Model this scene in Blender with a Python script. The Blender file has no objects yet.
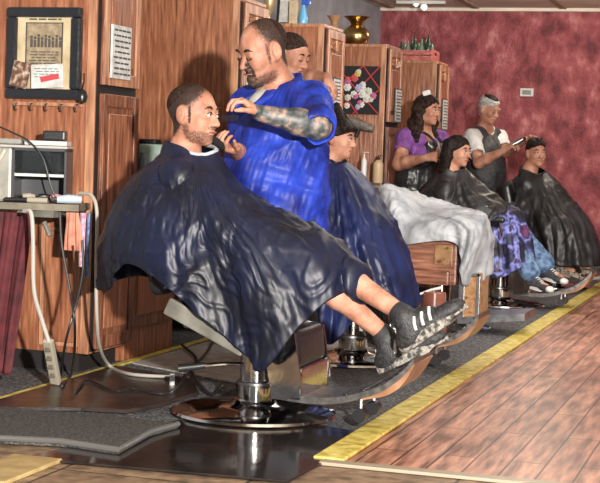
import bpy, bmesh, math, random
import numpy as np
import openvdb
from mathutils import Vector, Matrix

SC = bpy.context.scene
COL = SC.collection
random.seed(7)
RNG = np.random.RandomState(5)
V = lambda *a: np.array(a, float)
nrm = lambda v: np.asarray(v, float) / (np.linalg.norm(v) + 1e-9)

# ------------------------------------------------------------------ camera
FPX, EYE = 1500.0, 1.05
CR = V(0.95224347, 0.30333612, 0.03492232)      # camera right in the room's axes
CU = V(-0.05043957, 0.04346972, 0.99778065)     # camera up
CB = V(0.30114485, -0.95189158, 0.0566939)      # camera back
cam_d = bpy.data.cameras.new('camera')
cam_d.sensor_fit = 'HORIZONTAL'; cam_d.sensor_width = 36.0
cam_d.lens = FPX / 600 * 36.0
cam_d.clip_start = 0.05; cam_d.clip_end = 200
cam = bpy.data.objects.new('camera', cam_d); COL.objects.link(cam)
R3 = Matrix(((CR[0], CU[0], CB[0]), (CR[1], CU[1], CB[1]), (CR[2], CU[2], CB[2])))
cam.matrix_world = Matrix.Translation((0, 0, EYE)) @ R3.to_quaternion().to_matrix().to_4x4()
SC.camera = cam

def A(px, py, Y=None, Z=None, X=None):
    """a point of the room seen at a place of the survey picture, on a plane of known depth"""
    r = CR * (px - 300) + CU * (241.5 - py) - CB * FPX
    if Z is not None: t = (Z - EYE) / r[2]
    elif X is not None: t = X / r[0]
    else: t = Y / r[1]
    return V(0, 0, EYE) + t * r

# ------------------------------------------------------------------ world, lights, exposure
W = bpy.data.worlds.new('world'); SC.world = W; W.use_nodes = True
bgn = W.node_tree.nodes['Background']
bgn.inputs[0].default_value = (0.95, 0.97, 1.0, 1); bgn.inputs[1].default_value = 0.30

def lamp(name, kind, loc, energy, color=(1, 1, 1), target=None, **kw):
    d = bpy.data.lights.new(name, kind); d.energy = energy; d.color = color
    for k, v in kw.items(): setattr(d, k, v)
    o = bpy.data.objects.new(name, d); COL.objects.link(o); o.location = loc
    if target is not None:
        o.rotation_euler = (Vector(target) - Vector(loc)).to_track_quat('-Z', 'Y').to_euler()
    return o
lamp('flash_light', 'SPOT', (0.9, 0.2, 1.62), 3500, (1, 0.95, 0.88), (-1.9, 8.5, 0.9), shadow_soft_size=0.07, spot_size=math.radians(75), spot_blend=0.5)
lamp('far_light', 'SPOT', (2.3, 6.5, 2.3), 620, (1, 0.93, 0.86), (-2.2, 12.5, 0.9), shadow_soft_size=0.12, spot_size=math.radians(80), spot_blend=0.6)
lamp('track_lamp_light', 'POINT', (-1.95, 13.6, 2.48), 38, (1, 0.9, 0.78), None, shadow_soft_size=0.04)
lamp('overhead_fill_light', 'AREA', (-1.2, 9.5, 2.6), 45, (1, 0.95, 0.88), None, size=2.0)  # added fill from overhead, no panel fixture in the ceiling
SC.view_settings.view_transform = 'Standard'
SC.view_settings.look = 'None'
SC.view_settings.gamma = 1
SC.view_settings.exposure = 0.1
SC.view_settings.use_curve_mapping = False

# ------------------------------------------------------------------ materials
MC = {}
def mat(name, base, rough=0.5, metal=0.0, var=None, vscale=8.0, stretch=(1, 1, 1), bump=0.0, bscale=60.0,
        spec=0.5, coat=0.0, detail=6.0, lo=0.35, hi=0.65, bstretch=None, emit=None, estr=1.0, trans=0.0, sheen=0.0, ridged=False):
    if name in MC: return MC[name]
    m = bpy.data.materials.new(name); m.use_nodes = True
    nt = m.node_tree; b = nt.nodes['Principled BSDF']
    b.inputs['Base Color'].default_value = (*base, 1); b.inputs['Roughness'].default_value = rough
    b.inputs['Metallic'].default_value = metal; b.inputs['Specular IOR Level'].default_value = spec
    b.inputs['Coat Weight'].default_value = coat; b.inputs['Transmission Weight'].default_value = trans
    b.inputs['Sheen Weight'].default_value = sheen
    if emit: b.inputs['Emission Color'].default_value = (*emit, 1); b.inputs['Emission Strength'].default_value = estr
    tc = nt.nodes.new('ShaderNodeTexCoord')
    def noise(scale, st, det):
        mp = nt.nodes.new('ShaderNodeMapping'); mp.inputs['Scale'].default_value = st
        nt.links.new(tc.outputs['Object'], mp.inputs[0])
        n = nt.nodes.new('ShaderNodeTexNoise'); n.inputs['Scale'].default_value = scale; n.inputs['Detail'].default_value = det
        nt.links.new(mp.outputs[0], n.inputs['Vector']); return n
    if var:
        n = noise(vscale, stretch, detail)
        r = nt.nodes.new('ShaderNodeValToRGB'); e = r.color_ramp.elements
        cols = [base] + (var if isinstance(var, list) else [var])
        e[0].position = lo; e[0].color = (*cols[0], 1); e[1].position = hi; e[1].color = (*cols[-1], 1)
        for i in range(1, len(cols) - 1):
            x = e.new(lo + (hi - lo) * i / (len(cols) - 1)); x.color = (*cols[i], 1)
        nt.links.new(n.outputs['Fac'], r.inputs[0]); nt.links.new(r.outputs[0], b.inputs['Base Color'])
    if bump:
        n2 = noise(bscale, bstretch or stretch, 5.0)
        if ridged: n2.noise_type = 'RIDGED_MULTIFRACTAL'; n2.inputs['Detail'].default_value = 3
        bp = nt.nodes.new('ShaderNodeBump'); bp.inputs['Strength'].default_value = bump; bp.inputs['Distance'].default_value = 0.02
        nt.links.new(n2.outputs['Fac'], bp.inputs['Height']); nt.links.new(bp.outputs[0], b.inputs['Normal'])
        if ridged:
            n3 = noise(bscale * 3.2, (1, 1.3, .7), 4.0); n3.noise_type = 'RIDGED_MULTIFRACTAL'; n3.inputs['Distortion'].default_value = .4
            b3 = nt.nodes.new('ShaderNodeBump'); b3.inputs['Strength'].default_value = .45; b3.inputs['Distance'].default_value = .006
            nt.links.new(n3.outputs['Fac'], b3.inputs['Height']); nt.links.new(bp.outputs[0], b3.inputs['Normal']); nt.links.new(b3.outputs[0], b.inputs['Normal'])
    MC[name] = m; return m

wood = mat('cabinet_wood', (0.085, 0.028, 0.013), 0.38, var=[(0.24, 0.085, 0.040), (0.32, 0.122, 0.060), (0.48, 0.22, 0.12)], vscale=16, stretch=(3.5, 3.5, 0.35), bump=0.25, bscale=14, lo=0.28, hi=0.72, detail=10)
wood_d = mat('cabinet_door_wood', (0.06, 0.019, 0.010), 0.38, var=[(0.19, 0.066, 0.033), (0.36, 0.15, 0.08)], vscale=16, stretch=(3.5, 3.5, 0.4), bump=0.25, bscale=14, lo=0.28, hi=0.72, detail=10)
wood_e = mat('cabinet_edge_wood', (0.24, 0.10, 0.055), 0.35, var=(0.55, 0.28, 0.16), vscale=8, stretch=(5, 5, 0.5))
dark_gap = mat('dark_recess', (0.012, 0.008, 0.008), 0.8)
chrome = mat('chrome', (0.72, 0.71, 0.70), 0.09, 1.0, var=(0.5, 0.48, 0.47), vscale=9, bump=0.05, bscale=12)
steel = mat('brushed_steel', (0.45, 0.46, 0.48), 0.3, 1.0, var=(0.25, 0.26, 0.28), vscale=20)
black_vinyl = mat('black_vinyl', (0.012, 0.012, 0.014), 0.3, bump=0.1, bscale=60)
black_plastic = mat('black_plastic', (0.015, 0.015, 0.017), 0.35)
grey_vinyl = mat('grey_vinyl', (0.10, 0.095, 0.08), 0.5, var=(0.19, 0.18, 0.155), vscale=12)
white_pl = mat('white_plastic', (0.62, 0.62, 0.60), 0.4)
beige_pl = mat('beige_plastic', (0.36, 0.32, 0.25), 0.5)
paper = mat('paper', (0.66, 0.66, 0.64), 0.7, var=(0.45, 0.44, 0.42), vscale=20)
ink = mat('ink', (0.07, 0.065, 0.06), 0.8)
skin = mat('skin', (0.30, 0.12, 0.075), 0.56, var=[(0.43, 0.195, 0.125), (0.56, 0.30, 0.21)], vscale=13, bump=0.25, bscale=38, lo=0.3, hi=0.7)
skin_leg = skin
def skin_tint():
    nt = skin.node_tree; b = nt.nodes['Principled BSDF']; src = b.inputs['Base Color'].links[0].from_socket
    at = nt.nodes.new('ShaderNodeAttribute'); at.attribute_name = 'tint'
    tc = nt.nodes.new('ShaderNodeTexCoord'); n = nt.nodes.new('ShaderNodeTexNoise'); n.inputs['Scale'].default_value = 140; n.inputs['Detail'].default_value = 3
    nt.links.new(tc.outputs['Object'], n.inputs['Vector'])
    ad = nt.nodes.new('ShaderNodeMath'); ad.operation = 'ADD'; nt.links.new(at.outputs['Fac'], ad.inputs[0]); nt.links.new(n.outputs['Fac'], ad.inputs[1])
    mr = nt.nodes.new('ShaderNodeMapRange'); mr.inputs[1].default_value = .60; mr.inputs[2].default_value = 1.15; mr.inputs[4].default_value = .97
    nt.links.new(ad.outputs[0], mr.inputs[0])
    mx = nt.nodes.new('ShaderNodeMix'); mx.data_type = 'RGBA'; nt.links.new(mr.outputs[0], mx.inputs[0]); nt.links.new(src, mx.inputs[6]); mx.inputs[7].default_value = (.020, .011, .009, 1)
    nt.links.new(mx.outputs[2], b.inputs['Base Color'])
skin_tint()
navy_cape = mat('navy_nylon', (0.004, 0.005, 0.010), 0.47, bump=0.55, bscale=7, ridged=True, bstretch=(1, 1, .6), var=(0.007, 0.010, 0.034), vscale=5, spec=0.45, sheen=0.0)
blue_cape = mat('blue_nylon', (0.005, 0.008, 0.03), 0.45, bump=0.55, bscale=7, ridged=True, bstretch=(1, 1, .5), var=(0.012, 0.022, 0.10), vscale=5, spec=0.45, sheen=0.0)
black_cape = mat('black_nylon', (0.006, 0.006, 0.007), 0.45, bump=0.5, bscale=7, ridged=True, bstretch=(1, 1, .5), var=(0.028, 0.028, 0.032), vscale=5, spec=0.6)
blue_shirt = mat('royal_blue_cotton', (0.006, 0.012, 0.13), 0.5, bump=0.6, bscale=8, ridged=True, var=(0.022, 0.055, 0.46), vscale=7, sheen=0.0, spec=0.3)
hair_dk = mat('dark_hair', (0.007, 0.005, 0.005), 0.55, bump=0.5, bscale=60, var=(0.022, 0.014, 0.012), spec=0.15, vscale=50)
hair_buzz = mat('buzzed_hair', (0.012, 0.007, 0.006), 0.7, bump=0.3, bscale=150, var=(0.055, 0.030, 0.022), spec=0.15, vscale=90)
hair_grey = mat('grey_hair', (0.22, 0.21, 0.20), 0.6, bump=0.6, bscale=80, var=(0.55, 0.54, 0.52), spec=0.15, vscale=40)
jeans = mat('blue_denim', (0.03, 0.06, 0.13), 0.85, var=(0.16, 0.26, 0.42), vscale=25)
black_cloth = mat('black_cotton', (0.012, 0.012, 0.014), 0.7, bump=0.3, bscale=20, var=(0.035, 0.035, 0.04), vscale=10)
white_cloth = mat('white_cotton', (0.50, 0.50, 0.50), 0.7, var=(0.70, 0.70, 0.70), vscale=12, bump=0.3, bscale=20)
purple = mat('purple_knit', (0.13, 0.04, 0.19), 0.7, var=(0.24, 0.08, 0.32), vscale=16, bump=0.3, bscale=30)

# ------------------------------------------------------------------ object helpers
def wloc(p):
    l = Vector((0, 0, 0))
    while p is not None: l += p.location; p = p.parent
    return l
def tag(o, label=None, cat=None, group=None, kind=None):
    if label: o['label'] = label
    if cat: o['category'] = cat
    if group: o['group'] = group
    if kind: o['kind'] = kind
    return o
def thing(name, label, cat, loc=(0, 0, 0), group=None):
    o = bpy.data.objects.new(name, None); COL.objects.link(o); o.location = Vector([float(c) for c in loc])
    o.empty_display_size = 0.1
    return tag(o, label, cat, group)
def obj(name, bm, m, parent=None, smooth=False, local=False, label=None, cat=None, group=None, kind=None):
    me = bpy.data.meshes.new(name)
    if isinstance(bm, tuple):
        me.from_pydata([tuple(map(float, v)) for v in bm[0]], [], bm[1])
    else:
        bmesh.ops.recalc_face_normals(bm, faces=bm.faces[:])
        bm.to_mesh(me); bm.free()
    o = bpy.data.objects.new(name, me); COL.objects.link(o)
    if parent is not None:
        o.parent = parent
        if not local: me.transform(Matrix.Translation(-wloc(parent)))
    elif not local and len(me.vertices):
        n = len(me.vertices); c = np.zeros(n * 3); me.vertices.foreach_get('co', c); c = c.reshape(-1, 3)
        p = Vector(((c[:, 0].min() + c[:, 0].max()) / 2, (c[:, 1].min() + c[:, 1].max()) / 2, c[:, 2].min()))
        me.transform(Matrix.Translation(-p)); o.location = p
    for mm in (m if isinstance(m, list) else [m]): me.materials.append(mm)
    if smooth:
        me.polygons.foreach_set('use_smooth', [True] * len(me.polygons))
        if smooth != 'all' and len(me.polygons):
            try: me.set_sharp_from_angle(angle=math.radians(40))
            except Exception: pass
    return tag(o, label, cat, group, kind)
def dup(root, loc, label, group=None, name=None):
    r = root.copy(); COL.objects.link(r); r.location = loc; r['label'] = label
    if group: r['group'] = group
    def rec(src, par):
        for ch in list(src.children):
            c = ch.copy(); COL.objects.link(c); c.parent = par; rec(ch, c)
    rec(root, r)
    return r
def BM(): return bmesh.new()
def box(bm, lo, hi, bev=0.0, rot=None, mi=0, seg=2):
    lo = V(*lo); hi = V(*hi); c = (lo + hi) / 2; s = hi - lo
    t = bmesh.new(); bmesh.ops.create_cube(t, size=1)
    bmesh.ops.scale(t, vec=Vector(s), verts=t.verts)
    if bev: bmesh.ops.bevel(t, geom=t.edges[:] , offset=min(bev, min(s) * 0.45), segments=seg, affect='EDGES', profile=0.6)
    M = Matrix.Translation(Vector(c))
    if rot is not None: M = M @ rot.to_4x4()
    bmesh.ops.transform(t, matrix=M, verts=t.verts)
    merge(bm, t, mi); return bm
def merge(bm, t, mi=0):
    mp = {}
    for v in t.verts: mp[v] = bm.verts.new(v.co)
    for f in t.faces:
        try: nf = bm.faces.new([mp[v] for v in f.verts]); nf.material_index = mi; nf.smooth = f.smooth
        except ValueError: pass
    t.free()
def tube(bm, pts, r, seg=10, mi=0, cap=True):
    pts = [Vector([float(c) for c in p]) for p in pts]
    rs = r if isinstance(r, (list, tuple)) else [r] * len(pts)
    rings = []; up = None
    for i, p in enumerate(pts):
        d = (pts[min(i + 1, len(pts) - 1)] - pts[max(i - 1, 0)]).normalized()
        if up is None: up = Vector((0, 0, 1)) if abs(d.z) < 0.9 else Vector((1, 0, 0))
        s = d.cross(up).normalized(); up = s.cross(d).normalized()
        rings.append([bm.verts.new(p + (s * math.cos(a) + up * math.sin(a)) * rs[i]) for a in [2 * math.pi * k / seg for k in range(seg)]])
    for a, b in zip(rings, rings[1:]):
        for k in range(seg):
            f = bm.faces.new((a[k], a[(k + 1) % seg], b[(k + 1) % seg], b[k])); f.material_index = mi
    if cap:
        for rg in (rings[0][::-1], rings[-1]):
            f = bm.faces.new(rg); f.material_index = mi
    return bm
def spline(pts, n=8):
    P = [np.array([float(c) for c in p]) for p in pts]; P = [2 * P[0] - P[1]] + P + [2 * P[-1] - P[-2]]
    out = []
    for i in range(1, len(P) - 2):
        for k in range(n):
            t = k / n; a, b, c, d = P[i - 1:i + 3]
            out.append(0.5 * (2 * b + (c - a) * t + (2 * a - 5 * b + 4 * c - d) * t * t + (3 * b - 3 * c + d - a) * t ** 3))
    out.append(P[-2]); return out
def lathe(bm, prof, c=(0, 0, 0), seg=32, mi=0):
    rings = []
    for r, z in prof:
        rings.append([bm.verts.new((c[0] + r * math.cos(2 * math.pi * k / seg), c[1] + r * math.sin(2 * math.pi * k / seg), c[2] + z)) for k in range(seg)])
    for a, b in zip(rings, rings[1:]):
        for k in range(seg):
            bm.faces.new((a[k], a[(k + 1) % seg], b[(k + 1) % seg], b[k])).material_index = mi
    bm.faces.new(rings[0][::-1]).material_index = mi; bm.faces.new(rings[-1]).material_index = mi
    return bm
def prism(bm, poly, axis, a, b, mi=0):
    """poly in the two other axes, pushed along axis from a to b"""
    def mk(p, t):
        v = [0, 0, 0]; o = [i for i in range(3) if i != axis]; v[o[0]] = p[0]; v[o[1]] = p[1]; v[axis] = t; return bm.verts.new(v)
    A1 = [mk(p, a) for p in poly]; B1 = [mk(p, b) for p in poly]; n = len(poly)
    bm.faces.new(A1).material_index = mi; bm.faces.new(B1[::-1]).material_index = mi
    for i in range(n): bm.faces.new((A1[i], B1[i], B1[(i + 1) % n], A1[(i + 1) % n])).material_index = mi
    return bm
def struct(name, bm, m, **k):
    return obj(name, bm, m, kind='structure', **k)

# ------------------------------------------------------------------ the room
XC, XW, YB, ZC = -3.03, -4.09, 15.5, 2.65     # cabinet fronts, left wall, back wall, ceiling

def floor_wood():
    m = bpy.data.materials.new('plank_floor'); m.use_nodes = True; nt = m.node_tree; b = nt.nodes['Principled BSDF']
    tc = nt.nodes.new('ShaderNodeTexCoord'); mp = nt.nodes.new('ShaderNodeMapping'); mp.inputs['Rotation'].default_value = (0, 0, math.pi / 2)
    br = nt.nodes.new('ShaderNodeTexBrick'); br.inputs['Scale'].default_value = 1; br.inputs['Brick Width'].default_value = 1.1
    br.inputs['Row Height'].default_value = 0.125; br.inputs['Mortar Size'].default_value = 0.004
    br.inputs['Color1'].default_value = (0.34, 0.15, 0.10, 1); br.inputs['Color2'].default_value = (0.52, 0.27, 0.19, 1); br.inputs['Mortar'].default_value = (0.05, 0.02, 0.015, 1)
    nt.links.new(tc.outputs['Object'], mp.inputs[0]); nt.links.new(mp.outputs[0], br.inputs[0])
    n = nt.nodes.new('ShaderNodeTexNoise'); n.inputs['Scale'].default_value = 7; n.inputs['Detail'].default_value = 10
    mp2 = nt.nodes.new('ShaderNodeMapping'); mp2.inputs['Scale'].default_value = (4.5, 0.55, 1)
    nt.links.new(tc.outputs['Object'], mp2.inputs[0]); nt.links.new(mp2.outputs[0], n.inputs[0])
    rp = nt.nodes.new('ShaderNodeValToRGB'); rp.color_ramp.elements[0].position = 0.33; rp.color_ramp.elements[0].color = (0.34, 0.29, 0.29, 1)
    rp.color_ramp.elements[1].position = 0.68; rp.color_ramp.elements[1].color = (1.45, 1.45, 1.4, 1)
    nt.links.new(n.outputs['Fac'], rp.inputs[0])
    mx = nt.nodes.new('ShaderNodeMix'); mx.data_type = 'RGBA'; mx.blend_type = 'MULTIPLY'; mx.inputs[0].default_value = 1
    nt.links.new(br.outputs['Color'], mx.inputs[6]); nt.links.new(rp.outputs[0], mx.inputs[7]); nt.links.new(mx.outputs[2], b.inputs['Base Color'])
    b.inputs['Roughness'].default_value = 0.36
    bp = nt.nodes.new('ShaderNodeBump'); bp.inputs['Strength'].default_value = 0.35; bp.inputs['Distance'].default_value = 0.01
    nt.links.new(n.outputs['Fac'], bp.inputs['Height']); nt.links.new(bp.outputs[0], b.inputs['Normal'])
    return m
plank = floor_wood()
def brickmat(name, c1, c2, mortar, w, h, rough=0.5, rot=0.0, ms=0.006):
    m = bpy.data.materials.new(name); m.use_nodes = True; nt = m.node_tree; b = nt.nodes['Principled BSDF']
    tc = nt.nodes.new('ShaderNodeTexCoord'); mp = nt.nodes.new('ShaderNodeMapping'); mp.inputs['Rotation'].default_value = (0, 0, rot)
    br = nt.nodes.new('ShaderNodeTexBrick'); br.inputs['Scale'].default_value = 1; br.inputs['Brick Width'].default_value = w; br.offset = 0
    br.inputs['Row Height'].default_value = h; br.inputs['Mortar Size'].default_value = ms
    br.inputs['Color1'].default_value = (*c1, 1); br.inputs['Color2'].default_value = (*c2, 1); br.inputs['Mortar'].default_value = (*mortar, 1)
    nt.links.new(tc.outputs['Object'], mp.inputs[0]); nt.links.new(mp.outputs[0], br.inputs[0])
    n = nt.nodes.new('ShaderNodeTexNoise'); n.inputs['Scale'].default_value = 18; n.inputs['Detail'].default_value = 8
    nt.links.new(tc.outputs['Object'], n.inputs[0])
    rp = nt.nodes.new('ShaderNodeValToRGB'); rp.color_ramp.elements[0].position = 0.35; rp.color_ramp.elements[0].color = (0.5, 0.5, 0.5, 1)
    rp.color_ramp.elements[1].position = 0.65; rp.color_ramp.elements[1].color = (1.3, 1.3, 1.3, 1)
    nt.links.new(n.outputs['Fac'], rp.inputs[0])
    mx = nt.nodes.new('ShaderNodeMix'); mx.data_type = 'RGBA'; mx.blend_type = 'MULTIPLY'; mx.inputs[0].default_value = 1
    nt.links.new(br.outputs['Color'], mx.inputs[6]); nt.links.new(rp.outputs[0], mx.inputs[7]); nt.links.new(mx.outputs[2], b.inputs['Base Color'])
    b.inputs['Roughness'].default_value = rough
    return m
tile = brickmat('tan_tile', (0.20, 0.13, 0.08), (0.26, 0.17, 0.105), (0.04, 0.03, 0.02), 0.62, 0.62, 0.5)
carpet = mat('charcoal_speckled_carpet', (0.02, 0.02, 0.022), 0.75, var=[(0.10, 0.10, 0.105), (0.36, 0.36, 0.37)], vscale=75, bump=0.7, bscale=90, lo=0.36, hi=0.74)
red_wall = mat('red_textured_plaster', (0.13, 0.018, 0.026), 0.6, var=[(0.24, 0.042, 0.050), (0.34, 0.080, 0.088), (0.52, 0.20, 0.20)], vscale=8, stretch=(1, 1, .7), bump=0.7, bscale=55, lo=0.33, hi=0.72, detail=15)
grey_wall = mat('grey_paint', (0.26, 0.265, 0.30), 0.7, var=(0.38, 0.385, 0.42), vscale=4, bump=0.2, bscale=40)
ceil_m = mat('cream_ceiling', (0.66, 0.60, 0.48), 0.8, var=(0.82, 0.77, 0.66), vscale=2, bump=0.3, bscale=30)
yellow = mat('yellow_painted_strip', (0.40, 0.29, 0.045), 0.5, var=[(0.62, 0.49, 0.09), (0.72, 0.62, 0.20)], vscale=22, bump=0.3, bscale=40)

struct('floor', box(BM(), (-4.2, 4.93, -0.1), (6, YB, -0.004)), plank)
struct('floor_tiles', box(BM(), (-4.2, -1.0, -0.1), (6, 4.90, -0.006)), tile)
struct('floor_carpet', box(BM(), (-4.09, 4.93, -0.004), (-1.49, YB, 0.0)), carpet)
struct('wall_left', box(BM(), (XW - 0.12, -1.0, 0), (XW, YB, ZC)), grey_wall)
struct('wall_back', box(BM(), (XW - 0.12, YB, 0), (6, YB + 0.12, ZC)), red_wall)
struct('ceiling', box(BM(), (XW - 0.12, -1.0, ZC), (6, YB + 0.12, ZC + 0.1)), ceil_m)
struct('baseboard_back', box(BM(), (XW, YB - 0.015, 0), (6, YB, 0.09), 0.004), mat('dark_base', (0.02, 0.016, 0.016), 0.5))
struct('trim_threshold', box(BM(), (-1.45, 4.88, -0.004), (6, 4.94, 0.008), 0.003), mat('pale_threshold', (0.33, 0.27, 0.2), 0.4))
struct('trim_ceiling', box(BM(), (XW, YB - 0.05, ZC - 0.035), (6, YB, ZC), 0.005), ceil_m)
# ceiling boards
bmc = BM()
for k in range(9): box(bmc, (-4 + k * 0.9, 6, ZC - 0.012), (-3.93 + k * 0.9, YB - 0.05, ZC), 0.003)
struct('trim_ceiling_battens', bmc, mat('tan_batten', (0.36, 0.28, 0.2), 0.6))

tag(obj('floor_edge_strip', box(BM(), (-1.49, 4.95, 0.0), (-1.378, YB - 0.02, 0.012), 0.004), yellow), 'long yellow edging strip between the grey carpet and the plank floor', 'floor strip')
tag(obj('floor_tape', box(BM(), (-3.045, 4.2, 0.0), (-3.0, YB - 0.3, 0.006), 0.002), yellow), 'thin yellow strip on the floor along the foot of the wooden cabinets', 'floor strip')
t = box(BM(), (-2.42, 4.12, -0.004), (-2.24, 4.52, 0.010), 0.003)
tag(obj('floor_board', t, mat('tan_board', (0.30, 0.20, 0.08), 0.5, var=(0.45, 0.33, 0.15), vscale=12)), 'short tan wooden strip on the floor in the bottom left corner', 'floor strip')

# ------------------------------------------------------------------ cabinets
def make_cabinet():
    H, D, w = 1.965, 0.98, 0.45
    t = thing('wooden_cabinet', '', 'cabinet', (XC, 6.36, 0))
    x0 = XC; y0 = 6.36; y1 = y0 + w
    b = BM(); box(b, (x0 - D, y0, 0.09), (x0, y1, H), 0.004)
    obj('body', b, wood, t, smooth=True)
    obj('toe_kick', box(BM(), (x0 - D, y0 + 0.02, 0), (x0 - 0.06, y1 - 0.02, 0.09)), dark_gap, t)
    b = BM()                                     # raised side stiles, light cherry
    box(b, (x0 - 0.045, y0 - 0.008, 0.09), (x0, y0, H), 0.003)
    box(b, (x0 - 0.42, y0 - 0.008, 0.09), (x0 - 0.38, y0, 0.83), 0.003)
    obj('side_stile', b, wood_e, t)
    sp = obj('side_panel', box(BM(), (x0 - 0.235, y0 - 0.012, 0.14), (x0 - 0.075, y0, 0.66), 0.010), wood, t)
    b = BM()
    for q in ((-.255, -.235, .12, .68), (-.075, -.055, .12, .68), (-.235, -.075, .66, .68), (-.235, -.075, .12, .14)): box(b, (x0 + q[0], y0 - .014, q[2]), (x0 + q[1], y0, q[3]), .004)
    obj('panel_moulding', b, wood_e, sp)
    obj('top_edge', box(BM(), (x0 - D, y0 - 0.006, H - 0.02), (x0 + 0.004, y1 + 0.004, H + 0.004), 0.004), wood_e, t)
    obj('front_recess', box(BM(), (x0 - .001, y0 + .004, .10), (x0 + .003, y1 - .004, H - .025)), dark_gap, t)
    for nm, z0, z1 in (('door', 0.11, 1.31), ('door', 1.35, H - 0.03)):
        b = BM(); box(b, (x0 + .003, y0 + 0.035, z0), (x0 + 0.020, y1 - 0.02, z1), 0.004)
        d = obj(nm, b, wood_d, t)
        b = BM()
        for (ya, yb, za, zb) in ((y0 + .035, y0 + .08, z0, z1), (y1 - .065, y1 - .02, z0, z1), (y0 + .08, y1 - .065, z0, z0 + .06), (y0 + .08, y1 - .065, z1 - .06, z1)):
            box(b, (x0 + 0.018, ya, za), (x0 + 0.030, yb, zb), 0.004)
        if z1 > 1.5:                             # carved fan under the top rail
            for k in range(7):
                a = math.pi * (0.1 + 0.8 * k / 6); c = V(x0 + 0.024, (y0 + y1) / 2, z1 - 0.14)
                tube(b, [c, c + V(0, 0.13 * math.cos(a), 0.075 * math.sin(a))], [0.005, 0.012], 6)
        obj('door_frame', b, wood_e if z1 > 1.5 else wood_d, d)
        b = BM(); box(b, (x0 + 0.016, y0 + 0.105, z0 + 0.09), (x0 + 0.027, y1 - 0.085, z1 - (0.16 if z1 > 1.5 else 0.09)), 0.01)
        obj('raised_panel', b, wood, d)
    return t
CY = [6.36, 8.265, 9.965, 11.70, 13.56]
CL = ['nearest tall wooden cabinet, black picture frame hanging on its side', 'tall wooden cabinet behind the seated man, barber shadow on its side',
      'tall wooden cabinet behind the second barber with frames and blue bottle on top', 'tall wooden cabinet with the brass spittoon on top and ribbon board on its side',
      'farthest tall wooden cabinet, red crate of bottles on top']
cab = make_cabinet(); tag(cab, CL[0], 'cabinet', 'tall wooden station cabinets')
for y, l in zip(CY[1:], CL[1:]): dup(cab, (XC, y, 0), l)

# low station counters in the bays between the cabinets
counter_top = mat('counter_laminate', (0.10, 0.09, 0.09), 0.3, var=(0.2, 0.19, 0.18), vscale=30)
def counter(y0, y1, base_to, label):
    t = thing('station_counter', label, 'counter', (XC, y0, 0), 'station counters between the cabinets')
    obj('countertop', box(BM(), (XW + 0.01, y0 + 0.01, 0.82), (XC - 0.02, y1 - 0.01, 0.86), 0.006), counter_top, t)
    obj('base', box(BM(), (XW + 0.01, y0 + 0.01, 0.0), (XC - 0.03, base_to, 0.82), 0.004), wood, t)
    d = obj('door', box(BM(), (XC - 0.03, y0 + 0.04, 0.16), (XC - 0.008, base_to - 0.03, 0.60), 0.006), wood_d, t)
    obj('raised_panel', box(BM(), (XC - 0.01, y0 + 0.10, 0.22), (XC, base_to - 0.09, 0.54), 0.008), wood, d)
    obj('drawer', box(BM(), (XC - 0.03, y0 + 0.04, 0.64), (XC - 0.008, base_to - 0.03, 0.79), 0.006), wood_e, t)
counter(6.815, 8.25, 7.45, 'wooden station counter between the two nearest tall cabinets')
counter(8.72, 9.95, 9.2, 'wooden station counter behind the second barber')
counter(10.42, 11.685, 10.95, 'wooden station counter left of the woman in purple')
counter(12.155, 13.545, 12.7, 'wooden station counter behind the woman in purple')

def textlines(bm, o, u, v, n, w, h, rows, seed, nrmv, th=0.0015):
    """rows of small dashes on a sheet: o corner, u right, v down"""
    rr = random.Random(seed); o = V(*o); u = nrm(u); v = nrm(v); nv = nrm(nrmv)
    for r in range(rows):
        x = rr.uniform(0, 0.12) * w
        while x < w * 0.92:
            l = rr.uniform(0.08, 0.3) * w; l = min(l, w - x)
            c = o + u * (x + l / 2) + v * (h * (r + 0.5) / rows) + nv * th
            rotm = Matrix((u, v, nv)).transposed()
            s = V(l, h / rows * 0.34, th)
            box(bm, c - s / 2, c + s / 2, 0, rotm)
            x += l + 0.05 * w
    return bm
def sheet_on_front(y, z0, z1, w, label, frame=True, seed=1):
    t = thing('notice_sheet', label, 'sign', (XC + 0.03, y, z0), 'notices fixed to the cabinet doors')
    if frame: obj('backing', box(BM(), (XC + 0.0315, y - w / 2 - 0.012, z0 - 0.012), (XC + 0.040, y + w / 2 + 0.012, z1 + 0.012), 0.003), mat('dark_backing', (0.03, 0.02, 0.018), 0.4), t)
    obj('paper', box(BM(), (XC + (.040 if frame else .0315), y - w / 2, z0), (XC + 0.043, y + w / 2, z1), 0.001), paper, t)
    obj('printing', textlines(BM(), (XC + 0.043, y - w / 2 + 0.01, z1 - 0.01), (0, 1, 0), (0, 0, -1), 0, w - 0.02, z1 - z0 - 0.02, 9, seed, (1, 0, 0)), ink, t)
sheet_on_front(6.545, 1.385, 1.635, 0.21, 'white printed notice on the door of the nearest cabinet', False, 3)
sheet_on_front(8.40, 1.38, 1.62, 0.15, 'white printed notice on a cabinet door beside the standing barber face', False, 4)
sheet_on_front(10.19, 1.36, 1.60, 0.17, 'framed notice on the cabinet door right of the second barber', True, 5)
sheet_on_front(11.99, 1.36, 1.62, 0.18, 'tall pale strip notice on the cabinet door left of the woman in purple', True, 6)
sheet_on_front(13.80, 1.35, 1.62, 0.20, 'tall pale strip notice on the farthest cabinet door, right of the woman', True, 7)

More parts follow.
